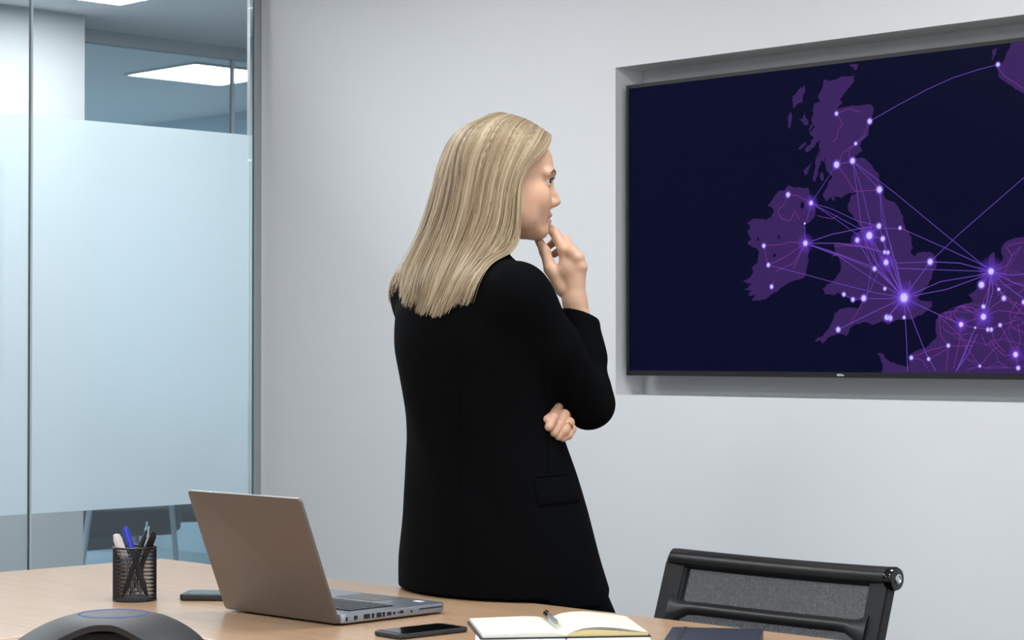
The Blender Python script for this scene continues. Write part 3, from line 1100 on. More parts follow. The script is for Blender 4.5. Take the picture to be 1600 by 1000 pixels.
def glow_mat(name):
    """print of the screen: colour and coverage come from the mesh's own colour layer"""
    m = bpy.data.materials.new(name)
    m.use_nodes = True
    nt = m.node_tree
    nt.nodes.clear()
    at_ = nt.nodes.new('ShaderNodeAttribute')
    at_.attribute_name = 'ink'
    e = nt.nodes.new('ShaderNodeEmission')
    nt.links.new(at_.outputs['Color'], e.inputs[0])
    t = nt.nodes.new('ShaderNodeBsdfTransparent')
    mx = nt.nodes.new('ShaderNodeMixShader')
    nt.links.new(at_.outputs['Alpha'], mx.inputs[0])
    nt.links.new(t.outputs[0], mx.inputs[1])
    nt.links.new(e.outputs[0], mx.inputs[2])
    o = nt.nodes.new('ShaderNodeOutputMaterial')
    nt.links.new(mx.outputs[0], o.inputs[0])
    MATS[name] = m


screen_mat('sea_screen', srgb(6, 8, 38), 1.0)
screen_mat('land_screen', srgb(58, 35, 92), 1.0)
glow_mat('ink_screen')
SX0, SX1, SZ0, SZ1 = -HX + BZ, HX - BZ, BZB, TH - BZ
screen = mesh_obj('screen', [(SX0, 0, SZ0), (SX1, 0, SZ0), (SX1, 0, SZ1), (SX0, 0, SZ1)], [(0, 1, 2, 3)], 'sea_screen', tv)


def sc(px, py):
    p = on_y(px, py, TVY) - tv_o
    return (min(max(p.x, SX0), SX1), min(max(p.z, SZ0), SZ1))


GB = [(1288.6,123.3),(1295.8,126),(1302,124),(1312,121),(1322.8,118.8),(1336.3,117),(1335.4,126.9),(1331,132),(1325.5,138.6),(1319,147),(1312.9,154.8),(1317.4,161.1),(1309.3,169.2),(1318,167),(1327.3,165.6),(1345,164.5),(1362,162.9),(1366,169.2),(1364.5,180),(1358.8,198),(1353.4,214.2),(1344.4,226.8),(1348.9,234),(1340.8,241.2),(1337,243.5),(1326,246),(1337,246.8),(1345.3,245.7),(1353.4,248.4),(1364.2,259.2),(1373.2,270),(1374,283.2),(1378,296),(1384,310.2),(1391,313),(1398.4,315.6),(1405.6,326.4),(1412,337),(1411.9,346.2),(1415,356),(1421,364),(1425.5,371),(1426.9,387.2),(1422.7,394.2),(1429.7,401.2),(1434,394.2),(1443,393),(1452,393.4),(1459,397),(1463.3,404),(1463.3,418),(1456.3,434.8),(1446.5,448.9),(1436.7,460),(1434,466),(1441,470),(1456.3,471.3),(1456.3,479.7),(1449,486),(1441,492.3),(1424,499.3),(1403,499.3),(1394,503),(1387.7,507.7),(1379.3,502),(1370,505),(1362.5,507.7),(1351.3,503.5),(1345.7,504.9),(1330.3,510.5),(1326,520),(1321.9,525.9),(1312,520.3),(1300.9,524.5),(1291,531.5),(1285.5,537),(1281.3,531.5),(1273.4,534.3),(1275.7,530),(1285.5,525.9),(1295.3,513.3),(1300.9,502),(1303.7,489.5),(1312,482.5),(1326,479.7),(1340,482.5),(1347,474),(1351.3,465.7),(1343,468.5),(1331.7,469.9),(1323.3,464.3),(1309.3,455.9),(1303.7,461.5),(1289.7,460),(1285.5,451.7),(1291,446),(1305,436.2),(1313.5,423.6),(1314,413),(1312,404),(1309.3,398.4),(1298,404),(1306.5,394.2),(1303.7,380.2),(1323.3,383),(1337.3,380.2),(1345.7,377.4),(1338.7,364.8),(1345.7,359.2),(1340,345.2),(1332,335),(1326,328.4),(1324.6,321),(1330,306.6),(1339,299.4),(1328.2,301.2),(1315.6,309.3),(1304.8,306.6),(1303,314.7),(1298.5,307.5),(1291.3,315.6),(1285.9,304.8),(1294,290.4),(1301.2,276),(1292.2,267),(1291,256),(1283,250),(1280,262),(1275,284),(1270.6,282),(1275,262),(1276,244.8),(1283.2,217.8),(1272,230),(1262,238),(1258,232),(1266,226),(1272.4,214.2),(1265.2,208),(1274.2,197),(1268,187),(1272,178),(1270.6,172),(1272.4,161),(1283.2,158.4),(1279.6,151.2),(1283.2,142.2),(1286.8,133.2)]
IE = [(1231.9,288.6),(1241.8,293),(1250.8,292.2),(1263.4,293),(1266,303),(1269.7,315.6),(1274.2,333.6),(1267,346.2),(1258,349.8),(1258,362.4),(1260.7,376.8),(1265.2,391),(1262.5,411),(1256,434.8),(1242,437.6),(1225,447.5),(1205.6,460),(1186,469.9),(1174.8,469.9),(1180.4,460),(1169.2,461.5),(1176.2,451.7),(1162.2,453),(1174.8,443.3),(1160.8,439),(1172,433.4),(1177.6,423.6),(1174.8,418),(1184.6,409.6),(1186,395.6),(1181.8,387.2),(1167.8,380.2),(1174.8,373.2),(1167.8,362),(1173.4,356.4),(1167.8,348),(1177.6,341),(1197.2,343.8),(1205,340),(1209.4,326.4),(1199.5,321),(1209.4,308.4),(1218.4,297.6),(1227.4,295.8)]
ISLES = [[(1258,132.3),(1258.9,142.2),(1255.3,158.4),(1247,161),(1241.8,169),(1240,162),(1239,149.4),(1247,142.2)],
         [(1237,174.6),(1234.6,201.6),(1231.9,196),(1232.8,180)], [(1258,172.8),(1264.3,194.4),(1258,196),(1248,185.4),(1254.4,185.4)],
         [(1328,100.8),(1342.6,99.9),(1338,109.8),(1333.6,104)], [(1270.6,249),(1265,262),(1263.4,270.6),(1258,274),(1256,267)],
         [(1285,268),(1288,280),(1284,283),(1281,274)], [(1261,222),(1256,229),(1250,234),(1248,231)], [(1271,193),(1267,203),(1264,205),(1267,195)]]
EU = [(1690,352),(1640,360),(1600,369.6),(1584,372.8),(1570,380),(1564.8,388),(1568,402),(1561.6,412.8),(1554,414),(1554,394),(1547,398),(1545,419),(1534.4,435.2),(1526.4,451.2),(1513.6,460.8),(1523,470.4),(1512,474),(1500.8,476.8),(1488,484.8),(1467,492.8),(1462.4,499.2),(1464,524.8),(1452.8,537.6),(1437,546),(1424,552),(1420,560),(1419,573),(1406,570),(1395,566.4),(1384,560),(1381,553),(1371,552),(1377.6,566),(1377.6,586),(1700,592)]
NO = [(1700,40),(1640,52),(1600,60),(1580.3,67),(1578,76),(1574,84),(1569,95.8),(1559,105.6),(1561,116.8),(1569,125.2),(1581.7,133),(1595.7,142),(1610,146),(1640,120),(1700,110)]
NO2 = [(1552,77),(1560,73),(1558,84),(1553,92),(1550,92)]
from mathutils.geometry import tessellate_polygon


def coast(poly, amp):
    r_ = random.Random(len(poly))
    for _ in range(2):
        out = []
        for (x0, y0), (x1, y1) in zip(poly, poly[1:] + poly[:1]):
            out.append((x0, y0))
            L_ = math.hypot(x1 - x0, y1 - y0)
            if 3 < L_ < 40:
                o_ = r_.uniform(-amp, amp) * L_
                out.append(((x0 + x1) / 2 - (y1 - y0) / L_ * o_, (y0 + y1) / 2 + (x1 - x0) / L_ * o_))
        poly = out
    return poly


def poly_mesh(name, polys, y, material, parent):
    V, Fc = [], []
    for poly in polys:
        pts = [Vector((*sc(x, yy), 0)) for x, yy in poly]
        off = len(V)
        V += [(p.x, y, p.y) for p in pts]
        for tri in tessellate_polygon([pts]):
            a, b_, c_ = (pts[i] for i in tri)
            cr_ = (b_.x - a.x) * (c_.y - a.y) - (b_.y - a.y) * (c_.x - a.x)
            tri = tri if cr_ > 0 else tri[::-1]
            Fc.append(tuple(off + i for i in tri))
    return mesh_obj(name, V, Fc, material, parent)


for pl_ in [GB, IE, EU, NO, NO2] + ISLES:
    poly_mesh('map_land', [coast(pl_, 0.13)], -0.0003, 'land_screen', screen)
LAKES = [[(1252,316),(1256,316),(1258,322),(1254,327),(1251,323)], [(1217,365),(1219,370),(1218,376),(1216,371)], [(1209,396),(1214,397),(1211,402),(1208,401)], [(1183,370),(1187,374),(1184,377)], [(1281,232),(1283,232),(1278,246),(1277,246)], [(1290,246),(1291,247),(1286,262),(1285,261)], [(1221,327),(1223,327),(1222,331)]]
for pl_ in LAKES:
    poly_mesh('map_lake', [pl_], -0.0004, 'sea_screen', screen)


def ink_mesh(name, V, Fc, C, y, parent):
    me = bpy.data.meshes.new(name)
    me.from_pydata([(x, y, z) for x, z in V], [], Fc)
    at_ = me.color_attributes.new('ink', 'FLOAT_COLOR', 'POINT')
    at_.data.foreach_set('color', np.array(C, dtype=np.float32).ravel())
    me.materials.append(MATS['ink_screen'])
    o = bpy.data.objects.new(name, me)
    return link(o, parent)


PXM = 1.0 / 580.0        # about one picture pixel at the screen, in metres
VIO, PNK, LAV = srgb(138, 92, 235), srgb(170, 70, 190), srgb(225, 215, 255)
LV, LF, LC = [], [], []


def polyline(pts, w, col, alpha, wob=0.0):
    LV, LF, LC = [], [], []
    P = [Vector(sc(*p)) for p in pts]
    if wob:
        Q = []
        for a, b_ in zip(P[:-1], P[1:]):
            n = max(1, int((b_ - a).length / 0.006))
            for k in range(n):
                Q.append(a.lerp(b_, k / n) + Vector((random.uniform(-1, 1), random.uniform(-1, 1))) * wob)
        Q.append(P[-1])
        P = Q
    for i, p in enumerate(P):
        t = (P[min(i + 1, len(P) - 1)] - P[max(i - 1, 0)])
        if t.length < 1e-9:
            t = Vector((1, 0))
        t.normalize()
        n = Vector((-t.y, t.x))
        for off, al in ((-1.4, 0), (-0.4, alpha), (0.4, alpha), (1.4, 0)):
            q = p + n * (off * w * PXM)
            LV.append((min(max(q.x, SX0), SX1), min(max(q.y, SZ0), SZ1)))
            LC.append((*col[:3], al))
        if i:
            o = len(LV) - 8
            for k in range(3):
                LF.append((o + k, o + k + 1, o + 5 + k, o + 4 + k))
    ink_mesh('map_link', LV, LF, LC, -0.0005, screen)


LON, DUB, BEL, EDI, GLA, NEW, MAN, AMS, NOR = (1413, 465), (1259, 380), (1268, 317), (1333, 251), (1308, 257), (1375, 296), (1359, 368), (1549, 424), (1454, 409)
for pts, w in (
    ([(1360,189),(1400,166),(1450,139),(1490,121),(1530,108),(1561,100)], 1.0), ([GLA, EDI], 1.0), ([BEL, GLA], 0.8), ([EDI, (1340,300), (1346,350), LON], 0.9),
    ([EDI, (1350,305), (1366,372)], 0.9), ([EDI, (1400,302), (1470,360), AMS], 1.0), ([EDI, NEW], 0.8), ([NEW, (1378,340), (1393,385), LON], 1.0), ([NEW,(1383,345),(1400,420),LON], 0.8),
    ([BEL, (1300,326), (1340,345), (1374,353)], 0.9), ([BEL, (1300,334), (1345,358), MAN], 0.9), ([BEL, (1310,345), (1340,366)], 0.8), ([BEL, (1262,340), (1258,352), DUB], 0.8),
    ([DUB, (1300,366), (1345,357), (1374,353)], 1.2), ([DUB, (1310,380), (1350,386), (1385,395)], 1.2), ([DUB, (1300,393), (1367,418)], 1.2), ([DUB, (1310,400), (1370,440), LON], 0.9), ([DUB, (1310,398), (1372,424)], 0.8),
    ([(1201,414), (1255,428), (1310,443), (1370,458), LON], 0.9), ([MAN, (1385,410), LON], 1.2), ([(1340,375), (1360,410), LON], 1.0), ([(1380,373), (1390,420), LON], 1.0), ([(1374,353), MAN], 1.2), ([(1374,353), (1390,400), LON], 1.0),
    ([(1346,360), (1366,405), (1400,452), LON], 1.2), ([MAN, (1372,420), LON], 1.0), ([(1367,420), (1395,447), LON], 0.9), ([(1350,370), (1362,420), (1354,465)], 0.7), ([(1372,425),(1362,450),(1350,466)], 0.7),
    ([(1374,357),(1407,357)], 0.8), ([(1407,356), (1470,384), (1549,420)], 1.0), ([NOR, (1500,411), AMS], 1.2), ([(1403,411), (1454,409)], 0.9), ([(1403,419), (1480,422), AMS], 1.0), ([LON, (1470,440), (1530,430), AMS], 1.1), ([LON, (1480,452), (1535,432), AMS], 1.1),
    ([LON, NOR], 1.1), ([NOR, (1500,365), (1600,278), (1660,228)], 1.0), ([LON, (1430,474), (1468,492), (1502,507)], 1.2), ([LON, (1415,500), (1417,540), (1418,580)], 1.2), ([LON, (1432,515), (1446,550), (1462,580)], 1.2),
    ([LON, (1360,490), (1310,515)], 1.1), ([LON, (1388,496)], 0.9), ([LON, (1395,485), (1386,496)], 0.8), ([LON, (1380,467), (1350,466)], 0.9), ([(1319,460),(1333,468),(1350,466)], 0.7), ([LON,(1400,430),(1393,402)], 1.0), ([LON,(1405,430),(1400,405)], 1.0), ([LON,(1421,450),(1422,438)], 1.0),
    ([AMS, (1545,460), (1537,495)], 1.8), ([AMS, (1552,455), (1540,495)], 1.2), ([AMS, (1580,430), (1640,425)], 1.1), ([AMS, (1585,442), (1620,455)], 1.1), ([AMS, (1570,445), (1620,480)], 0.9), ([AMS, (1534,445)], 1.2), ([AMS,(1560,450),(1569,466)],0.8),
    ([(1520,520), (1505,560), (1494,580)], 1.2), ([(1527,522), (1512,555), (1494,580)], 1.0), ([(1494,580), (1520,520), (1537,495)], 0.9), ([(1358,189+20),(1338,224)], 0.5), ([(1380,375),(1387,395),(1385,410)], 0.8), ([MAN,(1345,375)],0.8), ([MAN,(1380,373)],0.8)):
    polyline(pts, w * 0.46, VIO, 0.60)
for pts in (
    [(1308,177),(1318,192),(1310,203),(1308,215),(1302,222)], [(1308,177),(1327,169),(1345,175)], [(1360,189),(1350,212),(1338,224)], [(1338,224),(1328,235),(1328,248)], [(1338,224),(1316,240),(1312,258)], [(1308,257),(1322,275),(1337,299),(1375,296)],
    [(1232,304),(1245,305),(1268,317)], [(1232,304),(1225,320),(1215,330),(1222,342),(1235,345),(1242,330),(1250,342)], [(1259,380),(1235,378),(1220,382),(1194,384)], [(1194,384),(1197,400),(1201,414)], [(1259,380),(1230,400),(1201,414)], [(1259,380),(1240,412),(1212,424)], [(1259,380),(1248,402),(1240,420)], [(1206,448),(1210,438)],
    [(1278,337),(1300,342),(1310,336)], [(1348,377),(1330,381),(1308,380)], [(1350,466),(1340,488),(1329,505)], [(1303,385),(1320,384),(1345,383),(1370,390)],
    [(1467,492),(1470,525),(1482,540)], [(1482,540),(1500,541),(1520,540)], [(1424,559),(1450,548),(1482,540)], [(1451,561),(1480,545)], [(1424,559),(1440,562),(1450,575)], [(1482,540),(1478,580)], [(1502,507),(1490,490),(1502,477)], [(1502,507),(1520,500),(1537,495)], [(1502,507),(1524,512),(1548,515),(1563,508),(1590,500)], [(1502,507),(1498,540),(1490,575)],
    [(1467,494),(1485,510),(1505,530),(1515,550),(1531,572)], [(1531,572),(1545,555),(1560,540)], [(1531,572),(1510,578)], [(1537,495),(1560,485),(1600,490)], [(1537,495),(1520,480),(1502,478)], [(1537,495),(1550,480),(1569,466)], [(1569,466),(1590,480),(1600,492)], [(1563,508),(1575,530),(1587,554)], [(1587,554),(1591,575)], [(1587,554),(1570,556),(1553,542),(1551,531)], [(1551,531),(1540,540),(1534,522)], [(1548,515),(1556,535),(1570,550)],
    [(1587,554),(1595,530),(1590,505)], [(1600,560),(1620,540)], [(1561,452),(1580,470),(1600,478)], [(1561,452),(1569,466)], [(1549,424),(1575,415),(1583,400),(1572,385)], [(1575,384),(1600,378)], [(1537,495),(1537,470),(1549,440)], [(1590,470),(1578,490),(1582,512),(1600,520)], [(1565,426),(1580,440),(1600,445)], [(1502,478),(1520,488),(1537,497)], [(1484,485),(1488,500),(1502,507)], [(1476,490),(1492,503)], [(1561,104),(1570,118),(1590,130),(1600,138)]):
    polyline(pts, 0.42, PNK, 0.5, wob=0.0009)

web = [(1476,490),(1490,486),(1502,478),(1520,488),(1537,479),(1549,440),(1560,462),(1575,445),(1590,460),(1600,478),(1585,495),(1600,505),(1575,512),(1563,530),(1585,535),(1602,540),(1545,540),(1525,535),(1515,520),(1500,530),(1485,520),(1472,512),(1510,560),(1540,575),(1560,565),(1575,575),(1605,570),(1580,400),(1595,385),(1570,425),(1590,425),(1612,440)]
rw = random.Random(3)
for i_, a_ in enumerate(web):
    near_ = sorted(web, key=lambda p_: math.hypot(p_[0] - a_[0], p_[1] - a_[1]))[1:4]
    for b_ in rw.sample(near_, 2):
        polyline([a_, ((a_[0] + b_[0]) / 2 + rw.uniform(-4, 4), (a_[1] + b_[1]) / 2 + rw.uniform(-4, 4)), b_], 0.36, srgb(132, 72, 190), 0.45, wob=0.0006)
NV, NF, NC = [], [], []


def disc(px, py, r, col, a0, a1, n=20, mid=None):
    c_ = sc(px, py)
    o = len(NV)
    NV.append(c_)
    NC.append((*col[:3], a0))
    for k in range(n):
        a = 2 * math.pi * k / n
        q = (min(max(c_[0] + r * PXM * math.cos(a), SX0), SX1), min(max(c_[1] + r * PXM * math.sin(a), SZ0), SZ1))
        NV.append(q)
        NC.append((*col[:3], a1))
    for k in range(n):
        NF.append((o, o + 1 + k, o + 1 + (k + 1) % n))


NODES = [(1308,177,3),(1360,189,3.8),(1338,224,2.6),(1333,251,4.4),(1308,257,5),(1375,296,4.8),(1232,304,3.8),(1268,317,3.6),(1258,349,1.6),(1259,380,4.2),(1194,384,3.2),(1201,414,3.2),(1206,448,3.2),(1374,353,4),(1359,368,5.6),(1340,375,3.6),(1380,373,3.8),(1407,356,2.6),(1383,394,2.8),(1388,394.5,2.8),(1385,410,4.2),(1367,420,3.4),(1454,409,4.4),(1383,451,2.6),(1413,465,5.6),(1319,460,3),(1333,468,3.2),(1350,466,4.4),(1386,496,4),(1391,497,4),(1413,496,2.4),(1310,515,3.8),(1424,559,3),(1451,561,2.6),(1561,100,3),(1549,424,4.6),(1534,445,4.6),(1537,495,4.4),(1569,466,3.4),(1600,472,3),(1502,507,3.6),(1544,515,2.8),(1549,515,2.8),(1563,508,2.6),(1587,554,3.8),(1591,575,3),(1482,540,2.8),(1524,512,1.6),(1561,452,2.2),(1531,572,2),(1640,425,3.5),(1650,500,4),(1537,479,3)]
HALO = {(1413, 465): 25, (1549, 424): 22, (1359, 368): 18, (1259, 380): 16, (1537, 495): 18, (1385, 410): 16, (1268, 317): 14, (1340, 375): 13, (1587, 554): 13, (1502, 507): 13}
for x, yy, r in NODES:
    r *= 0.86
    NV, NF, NC = [], [], []
    if (x, yy) in HALO:
        disc(x, yy, HALO[x, yy], srgb(120, 70, 230), 0.55, 0.0, 28)
        ink_mesh('map_glow', NV, NF, NC, -0.0006, screen)
        NV, NF, NC = [], [], []
    # bright core, soft rim
    c_ = sc(x, yy)
    pk = (x, yy) in ((1502, 507), (1587, 554))
    core = srgb(236, 200, 255) if pk else srgb(214, 204, 255)
    rim = srgb(130, 90, 240)
    k1 = 1.4 if (x, yy) == (1413, 465) else 1.0
    NV.append(c_)
    NC.append((*core[:3], 1.0))
    n = 20
    for rr, cc, al in ((0.9, core, 0.9), (1.25 * k1, rim, 0.6), (2.0 * k1, rim, 0.0)):
        for k in range(n):
            a = 2 * math.pi * k / n
            NV.append((min(max(c_[0] + r * rr * PXM * math.cos(a), SX0), SX1), min(max(c_[1] + r * rr * PXM * math.sin(a), SZ0), SZ1)))
            NC.append((*cc[:3], al))
    for k in range(n):
        k2 = (k + 1) % n
        NF.append((0, 1 + k, 1 + k2))
        NF.append((1 + k, 1 + n + k, 1 + n + k2, 1 + k2))
        NF.append((1 + n + k, 1 + 2 * n + k, 1 + 2 * n + k2, 1 + n + k2))
    ink_mesh('map_node', NV, NF, NC, -0.0007, screen)

# ------------------------------------------------------------------ signed-distance modelling for the person
D0 = 4.02                         # distance of the torso's centre; local x = picture right, y = away, z = up
person = thing('person', 'person with long blond hair in a black blazer, hand on chin, facing the television', 'person',
               tuple((CAM + FWD * D0).xy) + (0.0,), YAW)


def P(px, py, dy=0.0):
    d = D0 + dy
    return np.array([(px - 800) / FPX * d, dy, CAM.z + (HORIZON - py) / FPX * d], dtype=np.float32)


def smin(a, b, k):
    h = np.clip(0.5 + 0.5 * (b - a) / k, 0, 1)
    return b + (a - b) * h - k * h * (1 - h)


def smax(a, b, k):
    return -smin(-a, -b, k)


def cone(X, a, b, ra, rb):
    a = np.asarray(a, np.float32)
    b = np.asarray(b, np.float32)
    ab = b - a
    h = np.clip(((X - a) @ ab) / max(1e-9, float(ab @ ab)), 0, 1)
    return np.linalg.norm(X - a - h[:, None] * ab, axis=1) - (ra + (rb - ra) * h)


def chain(X, pts, radii, k=0.01):
    d = None
    for i in range(len(pts) - 1):
        c = cone(X, pts[i], pts[i + 1], radii[i], radii[i + 1])
        d = c if d is None else smin(d, c, k)
    return d


def ellip(X, c, r):
    q = (X - np.asarray(c, np.float32)) / np.asarray(r, np.float32)
    k0 = np.linalg.norm(q, axis=1)
    k1 = np.linalg.norm(q / np.asarray(r, np.float32), axis=1)
    return k0 * (k0 - 1.0) / np.maximum(k1, 1e-6)


def surface_nets(f, lo, hi, vox, B=8, slack=1.6):
    lo = np.asarray(lo, np.float64)
    hi = np.asarray(hi, np.float64)
    n = (np.ceil((hi - lo) / vox / B).astype(int) + 1) * B
    nb = n // B
    V = np.empty(tuple(n), np.float32)
    bi = np.stack(np.meshgrid(*[np.arange(k) for k in nb], indexing='ij'), -1).reshape(-1, 3)
    cen = lo + (bi * B + (B - 1) / 2.0) * vox
    dc = f(cen.astype(np.float32))
    act = np.abs(dc) < vox * B * 0.87 * slack
    Vb = V.reshape(nb[0], B, nb[1], B, nb[2], B)
    Vb[...] = dc.reshape(nb[0], 1, nb[1], 1, nb[2], 1)
    off = np.stack(np.meshgrid(*[np.arange(B)] * 3, indexing='ij'), -1).reshape(-1, 3)
    ab = bi[act]
    CH = 600
    for s in range(0, len(ab), CH):
        q = ab[s:s + CH]
        pts = (lo + (q[:, None, :] * B + off[None]) * vox).reshape(-1, 3).astype(np.float32)
        v = f(pts).reshape(len(q), B, B, B)
        Vb[q[:, 0], :, q[:, 1], :, q[:, 2], :] = v
    S = V < 0
    c = np.zeros(tuple(n - 1), np.int8)
    for dx in (0, 1):
        for dy in (0, 1):
            for dz in (0, 1):
                c += S[dx:n[0] - 1 + dx, dy:n[1] - 1 + dy, dz:n[2] - 1 + dz]
    idx = np.argwhere((c > 0) & (c < 8))
    ids = np.full(tuple(n - 1), -1, np.int64)
    ids[idx[:, 0], idx[:, 1], idx[:, 2]] = np.arange(len(idx))
    acc = np.zeros((len(idx), 3))
    cnt = np.zeros(len(idx))
    corners = [(a, b, d) for a in (0, 1) for b in (0, 1) for d in (0, 1)]
    for c0 in corners:
        for ax in range(3):
            if c0[ax]:
                continue
            c1 = list(c0)
            c1[ax] = 1
            v0 = V[idx[:, 0] + c0[0], idx[:, 1] + c0[1], idx[:, 2] + c0[2]]
            v1 = V[idx[:, 0] + c1[0], idx[:, 1] + c1[1], idx[:, 2] + c1[2]]
            m = (v0 < 0) != (v1 < 0)
            t = np.where(m, v0 / np.where(m, v0 - v1, 1), 0)
            pnt = np.tile(np.array(c0, float), (len(idx), 1))
            pnt[:, ax] += t
            acc[m] += pnt[m]
            cnt[m] += 1
    verts = lo + (idx + acc / cnt[:, None]) * vox
    quads = []
    for ax in range(3):
        a1, a2 = (ax + 1) % 3, (ax + 2) % 3
        sl0 = [slice(None)] * 3
        sl1 = [slice(None)] * 3
        sl0[ax] = slice(0, n[ax] - 1)
        sl1[ax] = slice(1, n[ax])
        s0, s1 = S[tuple(sl0)], S[tuple(sl1)]
        e = np.argwhere(s0 != s1)
        e = e[(e[:, a1] > 0) & (e[:, a2] > 0) & (e[:, a1] < n[a1] - 1) & (e[:, a2] < n[a2] - 1)]
        flip = s0[e[:, 0], e[:, 1], e[:, 2]]
        q = []
        for d1, d2 in ((1, 1), (0, 1), (0, 0), (1, 0)):
            g = e.copy()
            g[:, a1] -= d1
            g[:, a2] -= d2
            q.append(ids[g[:, 0], g[:, 1], g[:, 2]])
        q = np.stack(q, 1)
        q[~flip] = q[~flip][:, ::-1]
        quads.append(q)
    Q = np.concatenate(quads)
    Q = Q[(Q >= 0).all(1)]
    return verts, Q


def grad(f, X, e=0.002):
    g = np.stack([f(X + np.eye(3, dtype=np.float32)[i] * e) - f(X - np.eye(3, dtype=np.float32)[i] * e) for i in range(3)], 1)
    return g / np.maximum(np.linalg.norm(g, axis=1, keepdims=True), 1e-6)


BX = np.array([0.7021, -0.7121, 0], np.float32)      # the body's own right (along the wall)
BY = np.array([0.7121, 0.7021, 0], np.float32)       # the body's own front (towards the television)


def gsm(v, s):
    r = int(3 * s)
    k = np.exp(-0.5 * (np.arange(-r, r + 1) / s) ** 2)
    k /= k.sum()
    return np.convolve(np.pad(v, r, mode='edge'), k, 'valid')


# torso sections of the blazer: picture row, left edge, right edge
TORSO = np.array([(392, 742, 776), (404, 728, 788), (416, 692, 812), (432, 652, 838), (452, 630, 852), (480, 616, 858), (510, 613, 856), (545, 613, 852), (585, 621, 856), (640, 630, 868), (690, 634, 882), (740, 633, 899), (800, 627, 917), (870, 620, 936), (917, 620, 951), (960, 622, 962)], float)
rows = np.linspace(392, 960, 300)
tl = gsm(np.interp(rows, TORSO[:, 0], TORSO[:, 1]), 6)
tr = gsm(np.interp(rows, TORSO[:, 0], TORSO[:, 2]), 6)
tc = (tl + tr) / 2
th = (tr - tl) / 2
tdy = (tc - 748) / 800.0 * 0.55
td = D0 + tdy
tzz = CAM.z + (HORIZON - rows) / FPX * td
tcx = (tc - 800) / FPX * td
tha = th / FPX * td
ratio = np.interp(rows, [392, 430, 500, 640, 740, 960], [0.95, 0.62, 0.66, 0.72, 0.72, 0.72])
taa = tha / np.sqrt(0.493 + 0.507 * ratio ** 2)
tbb = taa * ratio
o_ = np.argsort(tzz)
TZs, TCX, TCY, TAA, TBB = tzz[o_], tcx[o_], tdy[o_], taa[o_], tbb[o_]


def torso_sdf(X, grow=0.0):
    z = X[:, 2]
    cx = np.interp(z, TZs, TCX)
    cy = np.interp(z, TZs, TCY)
    a = np.interp(z, TZs, TAA) + grow
    b = np.interp(z, TZs, TBB) + grow
    dx, dy = X[:, 0] - cx, X[:, 1] - cy
    u = dx * BX[0] + dy * BX[1]
    v = dx * BY[0] + dy * BY[1]
    k = np.sqrt((u / a) ** 2 + (v / b) ** 2)
    g = np.sqrt((u / a ** 2) ** 2 + (v / b ** 2) ** 2)
    d = np.where(k > 0.3, k * (k - 1) / np.maximum(g, 1e-4), -np.minimum(a, b))
    d = d.astype(np.float32)
    d = np.maximum(d, z - TZs[-1] - grow)
    return d


R_SH = P(808, 462, -0.120)
R_UP = P(860, 545, -0.075)
R_EL = P(921, 632, -0.015)
R_FM = P(911, 553, 0.035)
R_WR = P(906, 492, 0.054)
L_SH = P(660, 458, 0.120)
L_EL = P(682, 640, 0.235)
L_WR = P(862, 664, 0.135)
NECKB = P(756, 424, 0.0)


def vnoise(X, s, seed):
    r = np.random.default_rng(seed)
    d = np.zeros(len(X), np.float32)
    for i in range(5):
        k = r.normal(size=3)
        k /= np.linalg.norm(k)
        d += np.sin((X @ k.astype(np.float32)) * s * (0.7 + 0.6 * r.random()) + r.random() * 6.28)
    return d / 5


def sleeve_r(X):
    up = chain(X, [R_SH, R_UP, R_EL], [0.060, 0.0565, 0.0465], 0.02)
    fm = chain(X, [R_EL, R_FM, R_WR + (R_WR - R_FM) * 0.45], [0.0465, 0.0405, 0.0350], 0.02)
    # creases across the bent elbow
    return up, fm


def fore_axis(X):
    ax = R_WR - R_FM
    ax = ax / np.linalg.norm(ax) + np.array([0.38, 0, 0], np.float32)
    ax = ax / np.linalg.norm(ax)
    return (X - R_WR) @ ax


